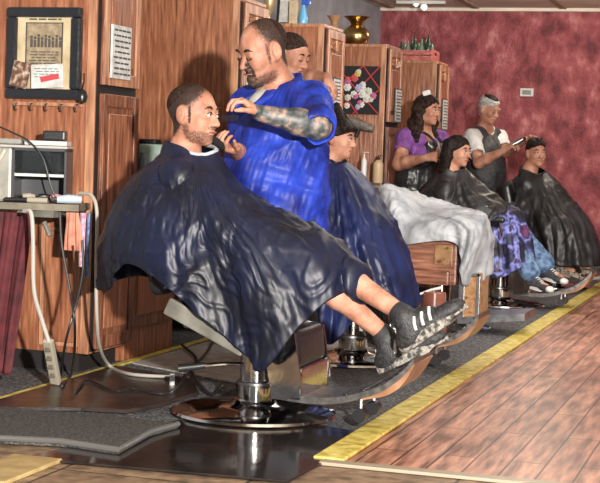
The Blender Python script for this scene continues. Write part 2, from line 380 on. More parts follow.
# picture frame on the side of the first cabinet
YF = 6.36
fr_m = mat('black_frame', (0.014, 0.016, 0.02), 0.28, bump=0.2, bscale=30)
t = thing('picture_frame', 'large black picture frame with old print on the side of the nearest cabinet', 'picture', (-3.30, YF, 1.28))
x0, x1, z0, z1 = -3.472, -3.095, 1.275, 1.70
b = BM(); fw = 0.047
for a, c in (((x0, z0), (x1, z0 + fw)), ((x0, z1 - fw), (x1, z1)), ((x0, z0 + fw), (x0 + fw, z1 - fw)), ((x1 - fw, z0 + fw), (x1, z1 - fw))):
    box(b, (a[0], YF - 0.05, a[1]), (c[0], YF - 0.008, c[1]), 0.010)
obj('frame', b, fr_m, t)
obj('mat_board', box(BM(), (x0 + 0.03, YF - 0.028, z0 + 0.03), (x1 - 0.03, YF - 0.012, z1 - 0.03)), mat('cream_mat', (0.42, 0.32, 0.18), 0.7, var=(0.62, 0.52, 0.34), vscale=9), t)
obj('print', box(BM(), (-3.375, YF - 0.032, 1.40), (-3.195, YF - 0.026, 1.625)), mat('aged_print', (0.20, 0.15, 0.09), 0.8, var=(0.38, 0.30, 0.19), vscale=30), t)
obj('print_border', (lambda b: [box(b, *q) for q in (((-3.38, YF - .034, 1.395), (-3.375, YF - .026, 1.63)), ((-3.195, YF - .034, 1.395), (-3.19, YF - .026, 1.63)), ((-3.38, YF - .034, 1.625), (-3.19, YF - .026, 1.63)))] and b)(BM()), ink, t)
b = BM()
for k in range(9):                              # small group of dark figures on the print
    x = -3.355 + k * 0.0185; hh = random.uniform(0.03, 0.055)
    box(b, (x, YF - 0.036, 1.515), (x + 0.011, YF - 0.031, 1.515 + hh), 0.002)
    lathe(b, [(0.001, 0), (0.006, 0.004), (0.006, 0.010), (0.001, 0.014)], (x + 0.0055, YF - 0.033, 1.517 + hh), 8)
obj('printed_figures', b, ink, t); b = BM()
textlines(b, (-3.36, YF - 0.032, 1.50), (1, 0, 0), (0, 0, -1), 0, 0.15, 0.08, 6, 12, (0, -1, 0))
textlines(b, (-3.37, YF - 0.028, 1.655), (1, 0, 0), (0, 0, -1), 0, 0.17, 0.02, 1, 13, (0, -1, 0))
obj('printing', b, ink, t)
rt = Matrix.Rotation(0.22, 3, 'Y')
t = obj('snapshot_photo', box(BM(), (-3.435, YF - 0.062, 1.325), (-3.345, YF - 0.056, 1.445), 0.001, rt), [mat('brown_photo', (0.06, 0.03, 0.02), 0.3, var=[(0.16, 0.08, 0.05), (0.55, 0.45, 0.36)], vscale=34)])
tag(t, 'small brown snapshot tucked into the lower left of the black picture frame', 'photo')
t = thing('paper_note', 'pale note with red band tucked into the lower edge of the black picture frame', 'note', (-3.29, YF - 0.055, 1.32))
obj('paper', box(BM(), (-3.335, YF - 0.058, 1.325), (-3.17, YF - 0.053, 1.435), 0.001, Matrix.Rotation(-0.05, 3, 'Y')), paper, t)
obj('red_band', box(BM(), (-3.285, YF - 0.062, 1.36), (-3.19, YF - 0.058, 1.385), 0.001, Matrix.Rotation(-0.2, 3, 'Y')), mat('red_ink', (0.5, 0.06, 0.07), 0.6), t, label='faded red band')
obj('printing', textlines(BM(), (-3.32, YF - 0.058, 1.42), (1, 0, 0), (0, 0, -1), 0, 0.13, 0.05, 4, 21, (0, -1, 0)), mat('grey_ink', (0.15, 0.2, 0.2), 0.8), t)
t = thing('key_rack', 'small hook rail with keys below the black picture frame', 'rack', (-3.3, YF, 1.24))
obj('rail', box(BM(), (-3.45, YF - 0.02, 1.243), (-3.09, YF, 1.262), 0.004), wood_e, t)
for k in range(5):
    c = V(-3.42 + 0.078 * k, YF - 0.02, 1.252)
    obj('hook', tube(BM(), [c, c + V(0, -.02, 0), c + V(0, -.03, -.015), c + V(0, -.022, -.03), c + V(0, -.005, -.028)], 0.004, 6), chrome, t, smooth=True)
t = thing('tassel_ornament', 'dark round ornament hanging at the lower right of the picture frame', 'ornament', (-3.09, YF, 1.26))
b = BM(); lathe(b, [(0.004, 0), (0.022, 0.012), (0.028, 0.035), (0.02, 0.06), (0.006, 0.07)], (-3.085, YF - 0.03, 1.255), 14); obj('bead', b, black_vinyl, t, smooth=True)
obj('cord', tube(BM(), [(-3.085, YF - 0.03, 1.32), (-3.085, YF - 0.01, 1.36), (-3.09, YF - 0.004, 1.40)], 0.003, 6), black_plastic, t)

# thermostat on the back wall
t = thing('thermostat', 'small white thermostat box on the red wall', 'thermostat', (-2.5, YB, 1.74))
obj('case', box(BM(), (-2.575, YB - 0.035, 1.745), (-2.435, YB, 1.83), 0.008), white_pl, t)
obj('display', box(BM(), (-2.55, YB - 0.038, 1.765), (-2.46, YB - 0.034, 1.81), 0.002), mat('lcd', (0.22, 0.24, 0.22), 0.3), t)

# ceiling track light
t = thing('track_light', 'white two headed track light on the ceiling above the farthest cabinet', 'ceiling light', A(421, 0, Z=ZC))
c = A(421, 1, Z=ZC)
obj('track', box(BM(), (c[0] - 0.25, c[1] - 0.03, ZC - 0.03), (c[0] + 0.25, c[1] + 0.03, ZC), 0.004), white_pl, t)
for k, (px, py) in enumerate(((424, 7), (416, 4))):
    q = A(px, py, Y=c[1])
    hd = obj('lamp_head', tube(BM(), [q + V(-.02, .05, .06), q + V(0, 0, 0)], [0.022, 0.035], 14), white_pl, t, smooth=True)
    bb = BM(); bmesh.ops.create_icosphere(bb, subdivisions=2, radius=0.024 if k == 0 else 0.015, matrix=Matrix.Translation(Vector(q + V(0.005, -0.012, -0.008))))
    obj('bulb', bb, mat('lit_bulb', (1, 1, 1), 0.4, emit=(1, 0.92, 0.8), estr=7), hd, smooth=True)

# ------------------------------------------------------------------ mats, floor things
glossmat = mat('glossy_black_mat', (0.010, 0.010, 0.011), 0.12, bump=0.12, bscale=5, var=(0.03, 0.022, 0.02), vscale=6, spec=0.9)
rubber = mat('worn_brown_rubber', (0.010, 0.008, 0.007), 0.3, bump=0.25, bscale=9, var=(0.055, 0.036, 0.032), vscale=5, spec=0.7)
speck = mat('grey_carpet_mat', (0.025, 0.023, 0.022), 0.8, var=(0.12, 0.11, 0.102), vscale=90, bump=0.5, bscale=120, lo=0.4, hi=0.7)
def polymat(name, pts, z0, z1, m, label, cat='mat'):
    b = BM(); n = len(pts)
    prism(b, [(p[0], p[1]) for p in pts], 2, z0, z1)
    bmesh.ops.bevel(b, geom=[e for e in b.edges if abs(e.verts[0].co.z - z1) < 1e-6 and abs(e.verts[1].co.z - z1) < 1e-6], offset=0.004, segments=2, affect='EDGES')
    return tag(obj(name, b, m), label, cat)
G = lambda x, y, z=0.0: A(x, y, Z=z)
polymat('chair_mat', [G(20, 459), (-1.45, 4.55, 0), (-1.43, 5.0, 0), (-1.50, 5.52, 0), (-1.72, 5.60, 0), (-2.19, 5.4, 0), (-2.22, 5.1, 0)], 0.0, 0.006, glossmat, 'glossy black floor mat under the front barber chair')
polymat('anti_fatigue_mat', [(-2.98, 5.2, 0), (-2.98, 6.55, 0), (-2.5, 6.35, 0), (-2.33, 6.0, 0), (-2.36, 5.6, 0), (-2.42, 5.43, 0), (-2.6, 5.40, 0)], 0.007, 0.02, rubber, 'shiny dark brown rubber mat left of the front chair base')
tm = thing('speckled_mat', 'grey speckled carpet mat with pale raised rim in the lower left foreground', 'mat', (-2.5, 5.0, 0.0))
pa = [G(-40, 404, .02), G(0, 407, .02), G(60, 413, .02), G(108, 415, .02), G(150, 421, .02), G(178, 424, .02), G(150, 432, .02), G(118, 450, .02), G(60, 441, .02), G(0, 438, .02), G(-40, 436, .02)]
obj('pile', prism(BM(), [(p[0], p[1]) for p in pa], 2, 0.0, 0.024), speck, tm)
obj('rim', tube(BM(), [V(p[0], p[1], 0.02) for p in pa[5:]], 0.011, 8), mat('grey_rubber_rim', (0.10, 0.095, 0.09), 0.5), tm, smooth=True)
wornsheet = mat('worn_grey_linoleum', (0.16, 0.15, 0.145), 0.45, var=[(0.42, 0.40, 0.38), (0.75, 0.72, 0.70)], vscale=12, stretch=(1, 5, 1), bump=0.2, bscale=30, lo=0.3, hi=0.75)
polymat('floor_sheet', [(-2.98, 6.75, 0), (-2.95, 8.6, 0), (-2.1, 8.3, 0), (-2.05, 6.3, 0), (-2.4, 6.45, 0)], 0.002, 0.008, wornsheet, 'worn pale grey linoleum sheet behind the front chair')

def cable(name, pts, r, m, label, cat='cable', n=8):
    return tag(obj(name, tube(BM(), spline(pts, n), r, 8), m, smooth=True), label, cat)
cable('cable', [G(75, 392, .028), G(88, 380, .03), G(115, 391, .028), G(135, 389, .028), G(160, 394, .028), G(176, 388, .03), G(193, 367, .02), G(207, 352, .02), G(214, 340, .02)], 0.006, black_plastic, 'black power cord snaking over the rubber mat to the chair')
cable('cable', [G(182, 345, .02), G(196, 358, .02), G(192, 372, .02), G(210, 394, .015), G(222, 385, .015)], 0.007, black_plastic, 'thick black lead looping beside the column of the front chair')
th = thing('vacuum_hose', 'pale grey hose hanging from the side table to the rubber mat', 'hose', A(90, 197, Y=5.9))
hp = [A(80, 193, Y=6.05), A(92, 196, Y=6.02), A(97, 215, Y=6.0), A(96, 270, Y=6.0), A(97, 320, Y=6.05), A(100, 348, Y=6.2), G(110, 366, .03), G(130, 374, .03), G(170, 377, .03)]
obj('tube', tube(BM(), spline(hp, 8), 0.008, 8), mat('pale_grey_hose', (0.42, 0.39, 0.34), 0.5), th, smooth=True)
q = G(172, 385, .02)
obj('nozzle', tube(BM(), [q + V(0, 0, 0.0), q + V(0, 0, 0.05)], 0.012, 10), white_pl, th, smooth=True)

# ------------------------------------------------------------------ side table, steriliser and what stands on it
TZ = 0.80
t = thing('side_table', 'dark side table holding the grey steriliser cabinet at the left edge', 'table', (-3.3, 6.0, 0))
tt = mat('table_edge', (0.13, 0.11, 0.08), 0.5, var=(0.24, 0.2, 0.14), vscale=14)
obj('tabletop', prism(BM(), [(-3.035, 6.345), (-2.955, 6.06), (-3.75, 5.80), (-3.75, 6.345)], 2, TZ - 0.03, TZ), tt, t)
for x, y in ((-3.68, 5.87), (-3.68, 6.29), (-3.40, 6.0)):
    obj('leg', box(BM(), (x - 0.022, y - 0.022, 0.0), (x + 0.022, y + 0.022, TZ - 0.03), 0.004), black_plastic, t)
obj('drawer', box(BM(), (-3.24, 6.02, TZ - 0.062), (-3.06, 6.3, TZ - 0.03), 0.003), grey_vinyl, t)
obj('bracket', box(BM(), (-3.10, 6.2, TZ - 0.2), (-3.06, 6.345, TZ - 0.03), 0.003), black_plastic, t)
# curtain
def pleat(x0, x1, y, z0, z1, amp, n, m, name, flare=0.0, seed=0):
    rr = np.random.RandomState(seed); nx, nz = 90, 40; vs = []; fs = []
    for j in range(nz + 1):
        s = j / nz
        for i in range(nx + 1):
            u = i / nx; ph = u * n * 2 * math.pi
            vs.append((x0 + (x1 - x0) * u + flare * s * (u - 0.2), y + amp * (0.5 + 0.5 * s) * math.sin(ph + 0.8 * math.sin(3 * s)) + 0.3 * amp * math.sin(2.3 * ph + 4 * s), z1 + (z0 - z1) * s))
    for j in range(nz):
        for i in range(nx):
            a = j * (nx + 1) + i; fs.append((a, a + 1, a + nx + 2, a + nx + 1))
    o = obj(name, (vs, fs), m, smooth='all'); md = o.modifiers.new('thick', 'SOLIDIFY'); md.thickness = 0.004
    return o
tag(pleat(-3.62, A(30, 300, Y=5.80)[0], 5.80, 0.06, TZ - 0.035, 0.018, 7, mat('maroon_velvet', (0.05, 0.006, 0.009), 0.8, var=(0.11, 0.014, 0.02), vscale=14), 'curtain', -0.10), 'dark maroon curtain hanging below the side table', 'curtain')

sm = mat('dull_grey_metal', (0.24, 0.23, 0.20), 0.45, 0.3, var=(0.38, 0.36, 0.31), vscale=12)
t = thing('steriliser_cabinet', 'grey open fronted steriliser cabinet with glass door on the side table', 'cabinet', (-3.04, 6.10, TZ))
t.rotation_euler = (0, 0, math.radians(17.5))
LW, LD, LH = .58, .19, .245                       # built round its front right foot
xm = -.232
lo_ = dict(local=True)
obj('body', box(BM(), (-LW, -.01, .001), (xm - .012, LD, LH), 0.012), sm, t, local=True)
b = BM(); box(b, (xm - .012, 0, .001), (0, LD, .012)); box(b, (xm - .012, 0, LH - .012), (0, LD, LH)); box(b, (xm - .012, LD - .01, .001), (0, LD, LH))
box(b, (-.010, 0, .001), (0, LD, LH)); box(b, (xm - .012, 0, .001), (xm, LD, LH)); obj('housing', b, mat('dark_grey_metal', (0.06, 0.06, 0.065), 0.4, 0.5), t, local=True)
obj('shelf', box(BM(), (xm, .002, .118), (-.012, LD - .01, .130)), white_pl, t, local=True)
g = mat('clear_glass', (0.8, 0.85, 0.85), 0.05, trans=1.0, spec=0.5)
obj('glass_door', box(BM(), (xm + .004, -.004, .132), (-.012, -.001, LH - .014)), g, t, local=True)
b = BM(); tube(b, spline([(-LW, -.02, LH - .075), (xm - .12, -.02, LH - .09), (xm - .07, -.02, LH - .06), (xm - .04, -.02, LH - .01)]), 0.011, 8)
obj('handle', b, mat('pale_trim', (0.5, 0.46, 0.38), 0.4), t, smooth=True, local=True)
obj('lid', box(BM(), (-LW, -.015, LH), (.004, LD, LH + .012), .004), mat('pale_lid', (.42, .41, .38), .4), t, local=True)
sz0, sz1 = TZ + .001, TZ + .257
def lump(name, prof, c, m, label, cat, group=None, seg=20):
    return tag(obj(name, lathe(BM(), prof, c, seg), m, smooth=True), label, cat, group)
box_ = lambda name, lo, hi, m, label, cat, bev=0.004, rot=None: tag(obj(name, box(BM(), lo, hi, bev, rot), m), label, cat)
def on(x, y, z=0.0):                               # a point on the steriliser, in the frame of its front right foot
    a = math.radians(17.5); return V(-3.04 + x * math.cos(a) - y * math.sin(a), 6.10 + x * math.sin(a) + y * math.cos(a), TZ + z)
RZ = Matrix.Rotation(math.radians(17.5), 3, 'Z')
def cbox(c, s_): return c - V(*s_) / 2, c + V(*s_) / 2
q = cbox(on(-.10, .09, .258 + .011), (.19, .14, .02)); box_('comb_tray', q[0], q[1], white_pl, 'white tray on top of the grey steriliser cabinet', 'tray', .004, RZ)
q = cbox(on(-.07, .10, .280 + .024), (.10, .09, .045)); box_('black_case', q[0], q[1], black_plastic, 'small black case on the tray above the steriliser', 'case', .008, RZ)
q = cbox(on(-.28, .09, .258 + .014), (.14, .13, .026)); tag(obj('towel', box(BM(), q[0], q[1], .012, RZ, 0, 4), mat('grey_towel', (0.3, 0.29, 0.27), 0.9, bump=0.5, bscale=40)), 'folded grey towel on top of the steriliser cabinet', 'towel')
cable('cable', [on(-.42, -.0, .34), on(-.34, -.015, .345), on(-.24, -.02, .31), on(-.16, -.03, .27), on(-.10, -.035, .20), on(-.06, -.045, .08), on(-.03, -.05, .012)], 0.004, black_plastic, 'black cord trailing over the front of the steriliser')
t = thing('hair_clipper', 'white and blue clipper lying at the right end of the side table', 'clipper', on(.04, -.03))
obj('body', tube(BM(), [on(-.03, -.055, .02), on(.02, -.045, .024), on(.075, -.03, .022)], [0.016, 0.021, 0.018], 12), mat('pale_blue_plastic', (0.45, 0.52, 0.62), 0.3), t, smooth=True)
obj('blade', tube(BM(), [on(-.055, -.06, .018), on(-.03, -.055, .02)], [.009, .014], 8), steel, t)
t = thing('curling_wand', 'beige and black curling wand lying on the front of the side table', 'tool', on(-.12, -.06))
obj('barrel', tube(BM(), [on(-.16, -.06, .014), on(-.07, -.06, .014)], 0.013, 10), beige_pl, t, smooth=True)
obj('handle', tube(BM(), [on(-.26, -.06, .013), on(-.16, -.06, .014)], 0.011, 10), black_plastic, t, smooth=True)
for k, (x, m, l) in enumerate(((-.17, beige_pl, 'beige tool inside the open steriliser'), (-.10, black_plastic, 'black tool inside the open steriliser'), (-.045, mat('pink_pl', (0.6, 0.25, 0.27), 0.4), 'pink handled tool inside the open steriliser'))):
    tag(obj('styling_tool', tube(BM(), [on(x - .03, .05, .027), on(x, .05, .029), on(x + .02, .06, .027)], [0.012, 0.014, 0.009], 10), m, smooth=True), l, 'tool', 'tools inside the steriliser')
# hanging cloth and strap, power strip, cords
t = pleat(A(66, 220, Y=5.99)[0], A(79, 220, Y=5.99)[0], 5.99, 0.60, TZ - 0.032, 0.006, 2, mat('orange_cloth', (0.45, 0.16, 0.10), 0.8, var=(0.6, 0.28, 0.2), vscale=20), 'cleaning_cloth', 0.03)
tag(t, 'orange pink cloth hanging from the right end of the side table', 'cloth')
t = pleat(A(80, 220, Y=6.0)[0], A(86, 220, Y=6.0)[0], 6.0, 0.53, TZ - 0.032, 0.006, 1.5, mat('pink_strap', (0.5, 0.2, 0.28), 0.7, var=(0.6, 0.5, 0.6), vscale=60), 'strap', 0.0); tag(t, 'pink strap hanging beside the orange cloth', 'strap')
t = pleat(A(87, 220, Y=6.01)[0], A(90, 220, Y=6.01)[0], 6.01, 0.48, TZ - 0.032, 0.004, 1, mat('blue_strap', (0.06, 0.10, 0.28), 0.6, var=(0.2, 0.3, 0.5), vscale=60), 'strap', 0.0); tag(t, 'thin blue strap hanging rightmost under the side table', 'strap')
cable('cable', [A(24, 211, Y=5.66), A(31, 213, Y=5.64), A(33, 240, Y=5.64), A(34, 290, Y=5.66), A(42, 320, Y=5.7), A(49, 342, Y=5.72)], 0.009, mat('pale_cord', (0.42, 0.4, 0.36), 0.5), 'pale cord running down from the side table to the power strip')
pa, pb = A(48, 340, Y=5.72), G(56, 383, .03)
t = thing('power_strip', 'beige power strip leaning below the side table', 'power strip', pb)
b = BM(); d = nrm(pb - pa); box(b, (pa + pb) / 2 - V(.022, .014, np.linalg.norm(pb - pa) / 2), (pa + pb) / 2 + V(.022, .014, np.linalg.norm(pb - pa) / 2), 0.006, Vector((0, 0, -1)).rotation_difference(Vector(d)).to_matrix())
obj('body', b, beige_pl, t)
b = BM()
for k in range(4):
    c = pa + (pb - pa) * (0.2 + 0.2 * k); box(b, c - V(.010, .022, .012), c + V(.010, -.004, .012), 0.002)
obj('sockets', b, mat('socket', (0.12, 0.1, 0.08), 0.5), t)
cable('cable', [A(60, 212, Y=5.74), A(62, 245, Y=5.74), A(70, 290, Y=5.74), A(75, 330, Y=5.74), G(72, 372, .03), G(62, 386, .03)], 0.006, black_plastic, 'black cord hanging in front of the cabinet side panel, left one')
cable('cable', [A(82, 240, Y=5.74), A(83, 270, Y=5.74), A(76, 305, Y=5.74), A(66, 340, Y=5.74), G(60, 378, .03)], 0.006, black_plastic, 'black cord hanging in front of the cabinet side panel, right one')
tag(obj('tool_holster', tube(BM(), [A(44, 222, Y=5.9), A(50, 236, Y=5.9)], 0.012, 8), grey_vinyl, smooth=True), 'small grey plug hanging under the side table', 'plug')

# ------------------------------------------------------------------ small things on cabinets and counters
brass = mat('aged_brass', (0.36, 0.22, 0.07), 0.25, 1.0, var=(0.55, 0.38, 0.16), vscale=14)
HT = 1.97
c = A(356, 43, Y=12.0)
lump('spittoon', [(0.06, 0.0), (0.085, 0.012), (0.10, 0.04), (0.112, 0.085), (0.10, 0.135), (0.062, 0.165), (0.048, 0.182), (0.06, 0.205), (0.10, 0.238), (0.112, 0.244), (0.10, 0.240), (0.05, 0.20), (0.03, 0.18)], (c[0], 12.0, HT), brass, 'round brass spittoon with flared rim on top of a cabinet', 'spittoon', seg=36)
c = A(334, 28, Y=10.25)
lump('urn', [(0.025, 0), (0.03, 0.008), (0.02, 0.02), (0.03, 0.05), (0.05, 0.075), (0.052, 0.08), (0.045, 0.078), (0.02, 0.05)], (c[0] , 10.25, HT), mat('terracotta', (0.3, 0.16, 0.08), 0.5), 'small flared terracotta pot on the cabinet beside the spittoon', 'pot')
def stand_frame(px, w, h, label, lean=0.12, Y=10.15, m2=paper):
    c = A(px, 21, Y=Y); t = thing('certificate_frame', label, 'picture', (c[0], Y, HT))
    R = Matrix.Rotation(-lean, 3, 'X'); ctr = V(c[0], Y + 0.02, HT + h / 2 + 0.002)
    b = BM()
    for lo, hi in (((-w / 2, -.01, -h / 2), (-w / 2 + .02, .01, h / 2)), ((w / 2 - .02, -.01, -h / 2), (w / 2, .01, h / 2)), ((-w / 2, -.01, -h / 2), (w / 2, .01, -h / 2 + .02)), ((-w / 2, -.01, h / 2 - .02), (w / 2, .01, h / 2))):
        tb = BM(); box(tb, lo, hi, 0.003); bmesh.ops.transform(tb, matrix=Matrix.Translation(Vector(ctr)) @ R.to_4x4(), verts=tb.verts); merge(b, tb)
    obj('frame', b, fr_m, t)
    tb = BM(); box(tb, (-w / 2 + .015, -.004, -h / 2 + .015), (w / 2 - .015, .006, h / 2 - .015)); bmesh.ops.transform(tb, matrix=Matrix.Translation(Vector(ctr)) @ R.to_4x4(), verts=tb.verts)
    obj('picture', tb, m2, t)
stand_frame(284, 0.12, 0.24, 'black framed certificate standing on the cabinet above the barber')
c = A(269, 19, Y=10.1)
lump('trophy', [(0.035, 0), (0.035, 0.02), (0.012, 0.03), (0.01, 0.07), (0.03, 0.10), (0.042, 0.15), (0.045, 0.19), (0.04, 0.19)], (c[0], 10.1, HT), mat('pale_gold', (0.5, 0.38, 0.2), 0.35, 0.6), 'pale gold trophy cup on the cabinet left of the certificate', 'trophy')
c = A(294, 20, Y=10.1)
box_('card_box', (c[0] - 0.03, 10.07, HT), (c[0] + 0.03, 10.13, HT + 0.17), mat('tan_card', (0.42, 0.33, 0.22), 0.7, var=(0.55, 0.45, 0.3), vscale=20), 'tan box standing between the certificate and the blue bottle', 'box')
c = A(303, 20, Y=10.1)
t = thing('spray_bottle', 'light blue spray bottle on top of a cabinet', 'bottle', (c[0], 10.1, HT))
obj('bottle', lathe(BM(), [(0.03, 0), (0.033, 0.01), (0.032, 0.05), (0.02, 0.11), (0.014, 0.13), (0.014, 0.14)], (c[0], 10.1, HT), 20), mat('sky_blue_plastic', (0.12, 0.38, 0.62), 0.25), t, smooth=True)
b = BM(); box(b, (c[0] - 0.012, 10.085, HT + 0.14), (c[0] + 0.05, 10.115, HT + 0.175), 0.006); tube(b, [(c[0] + 0.035, 10.1, HT + 0.15), (c[0] + 0.03, 10.1, HT + 0.115)], 0.005, 6)
obj('trigger', b, mat('royal_blue_plastic', (0.03, 0.10, 0.5), 0.3), t)
# crate and bottles
red_crate = mat('red_painted_wood', (0.36, 0.07, 0.06), 0.55, var=(0.55, 0.2, 0.17), vscale=16, stretch=(1, 1, 4))
cx0, cx1, cyy0, cyy1 = -3.46, -3.10, 13.62, 13.96
t = thing('bottle_crate', 'red wooden crate on the farthest cabinet', 'crate', (-3.28, 13.8, HT))
b = BM()
for z in (0.004, 0.055):
    for q in (((cx0, cyy0, z), (cx1, cyy0 + .012, z + .045)), ((cx0, cyy1 - .012, z), (cx1, cyy1, z + .045))): box(b, (q[0][0], q[0][1], HT + q[0][2]), (q[1][0], q[1][1], HT + q[1][2]), 0.003)
obj('side_board', b, red_crate, t)
b = BM(); box(b, (cx0, cyy0 + .012, HT + .002), (cx0 + .014, cyy1 - .012, HT + .11), .003); box(b, (cx1 - .014, cyy0 + .012, HT + .002), (cx1, cyy1 - .012, HT + .11), .003); obj('end_board', b, red_crate, t)
obj('bottom', box(BM(), (cx0 + .014, cyy0 + .012, HT + .002), (cx1 - .014, cyy1 - .012, HT + .012)), red_crate, t)
obj('hand_hole', box(BM(), (cx1 - .001, 13.75, HT + .06), (cx1 + .002, 13.83, HT + .085), .001), dark_gap, t)
gg = [mat('dark_green_glass', (0.02, 0.05, 0.03), 0.12, spec=0.8), mat('pale_green_glass', (0.16, 0.26, 0.18), 0.15, spec=0.8)]
for k in range(10):
    i, j = k % 5, k // 5; x = cx0 + .05 + i * .065; y = cyy0 + .08 + j * .15; hh = [0.17, 0.17, 0.22, 0.19, 0.235][i] if j == 0 else [0.16, 0.2, 0.17, 0.22, 0.16][i]
    r = .026
    lump('glass_bottle', [(r * .8, 0), (r, .006), (r, hh * .55), (r * .85, hh * .66), (r * .4, hh * .8), (r * .38, hh * .97), (r * .5, hh * .98), (r * .5, hh)], (x, y, HT + .013), gg[(i + j) % 2],
         ['dark green', 'pale green'][(i + j) % 2] + ' bottle in the ' + ['front', 'back'][j] + ' row of the red crate, ' + ['leftmost', 'second from the left', 'in the middle', 'second from the right', 'rightmost'][i], 'bottle', 'bottles in the red crate', 12)
for k, (x, y) in enumerate(((-3.56, 13.75), (-3.62, 13.82))):
    lump('glass_bottle', [(.024, 0), (.026, .006), (.026, .09), (.012, .13), (.012, .16)], (x, y, HT), gg[1], ['pale green bottle just left of the red crate on the cabinet', 'pale green bottle farther left of the red crate'][k], 'bottle', 'bottles left of the red crate', 12)
# ribbon board
YR = CY[3]
t = thing('ribbon_board', 'black memo board with red ribbons and paper flowers on a cabinet side', 'board', (-3.22, YR, 1.40))
x0, x1, z0, z1 = -3.385, -3.07, 1.405, 1.79
obj('board', box(BM(), (x0, YR - .03, z0), (x1, YR - .012, z1), .004), mat('black_board', (.01, .01, .012), .8), t)
rib = mat('red_ribbon', (0.42, 0.03, 0.04), 0.5)
for a, c_ in (((x0, z0 + .05), (x1, z1)), ((x0, z1 - .06), (x1, z0)), ((x0, z0 + .22), (x0 + .17, z1)), ((x0 + .1, z0), (x1, z0 + .2)), ((x0, z0 + .18), (x0 + .14, z0)), ((x1 - .14, z1), (x1, z1 - .18))):
    obj('ribbon', tube(BM(), [(a[0], YR - .034, a[1]), (c_[0], YR - .034, c_[1])], .006, 6), rib, t)
pc = [(.62, .60, .55), (.55, .45, .15), (.5, .08, .08), (.5, .55, .45), (.42, .4, .62), (.45, .12, .25)]
for k in range(22):
    a = random.uniform(x0 + .035, x1 - .035); z = random.uniform(z0 + .035, z1 - .035)
    if a > x1 - .12 and z > z1 - .14: continue
    b = BM(); r = random.uniform(.02, .032)
    for q in range(6): 
        an = q * math.pi / 3 + k
        bmesh.ops.create_icosphere(b, subdivisions=1, radius=r * .55, matrix=Matrix.Translation((a + r * .6 * math.cos(an), YR - .036, z + r * .6 * math.sin(an))) @ Matrix.Diagonal((1, .5, 1, 1)))
    bmesh.ops.create_icosphere(b, subdivisions=1, radius=r * .5, matrix=Matrix.Translation((a, YR - .045, z)))
    ci = random.choice([0, 0, 1, 2, 2, 3, 4, 5]); obj('paper_flower', b, mat('flower_%d' % ci, pc[ci], .7), t, smooth=True)
# counter items
CT = 0.861
def pump(x, y, h, r, m, label, m2=black_plastic):
    t = thing('pump_bottle', label, 'bottle', (x, y, CT))
    obj('bottle', lathe(BM(), [(r * .9, 0), (r, .008), (r, h * .7), (r * .5, h * .8), (r * .3, h * .83)], (x, y, CT), 18), m, t, smooth=True)
    b = BM(); lathe(b, [(r * .35, 0), (r * .35, h * .09), (r * .12, h * .1), (r * .12, h * .16)], (x, y, CT + h * .83), 10); box(b, (x - .006, y - .006, CT + h * .98), (x + .04, y + .006, CT + h), .003); obj('pump', b, m2, t)
c = A(363, 190, Y=11.3); pump(c[0], 11.3, 0.24, .022, white_pl, 'slim white pump bottle on the counter beside the boy', white_pl)
c = A(377, 195, Y=11.45); pump(c[0], 11.45, 0.22, .042, mat('tan_lotion', (.5, .36, .22), .4), 'tan pump bottle with black top on the counter left of the woman')
t = thing('hair_dryer', 'dark hair dryer hanging on the cabinet side under the ribbon board', 'hair dryer', A(362, 125, Y=11.62))
b = BM(); tube(b, [A(349, 120, Y=11.62), A(356, 123, Y=11.62), A(366, 127, Y=11.62), A(374, 129, Y=11.62)], [.03, .045, .035, .028], 14); obj('barrel', b, mat('dark_grey_plastic', (.10, .085, .075), .45, var=(.24, .2, .17), vscale=30), t, smooth=True)
obj('handle', tube(BM(), [A(360, 126, Y=11.62), A(356, 137, Y=11.62)], [.02, .016], 10), black_plastic, t, smooth=True)
obj('hook', tube(BM(), [A(360, 124, Y=11.62), A(360, 124, Y=11.69)], .006, 6), steel, t)
y = 7.9
t = thing('towel_stack', 'pale green towel on the counter behind the seated man', 'towel', A(145, 185, Y=y))
obj('fold', box(BM(), V(A(137, 191, Y=y)[0], y, .8615), V(A(172, 170, Y=y)[0], y + .25, 1.09), .02, None, 0, 4), mat('mint_towel', (.25, .42, .34), .9, var=(.5, .6, .55), vscale=14), t)
obj('band', box(BM(), V(A(137, 191, Y=y)[0] + .03, y - .004, .90), V(A(172, 170, Y=y)[0], y + .2, .935), .004), paper, t)
lump('spray_can', [(.02, 0), (.022, .005), (.022, .13), (.012, .15), (.012, .17)], (A(133, 180, Y=7.7)[0], 7.7, CT), black_plastic, 'small black spray can left of the pale green towel', 'can')
lump('spray_can', [(.02, 0), (.022, .005), (.022, .14), (.012, .16), (.012, .18)], (A(141, 180, Y=7.75)[0], 7.75, CT), mat('slate_can', (.08, .09, .12), .3), 'slate grey spray can in front of the pale green towel', 'can')
b = BM(); box(b, (A(143, 152, Y=8.1)[0], 8.03, 1.091), (A(160, 150, Y=8.1)[0], 8.12, 1.12), .01)
tag(obj('hair_brush', b, black_plastic), 'black brush lying on the pale green towel', 'brush')
c = A(434, 305, Y=8.72); c[2] = 0
t = thing('waste_bin', 'small reddish brown waste bin behind the striped trainers', 'bin', (c[0], c[1], 0))
obj('bin', lathe(BM(), [(.080, 0), (.085, .005), (.068, .27), (.062, .275), (.06, .27), (.06, .02)], (c[0], c[1], 0), 28), mat('oxblood_gloss', (.14, .045, .03), .22, var=(.24, .09, .06), vscale=8), t, smooth=True)
obj('scoop', tube(BM(), [(c[0] - .12, c[1] - .04, .24), (c[0] - .02, c[1] - .02, .285), (c[0] + .04, c[1], .30)], [.007, .007, .010], 8), white_pl, t, smooth=True, label='white scoop handle across the rim')

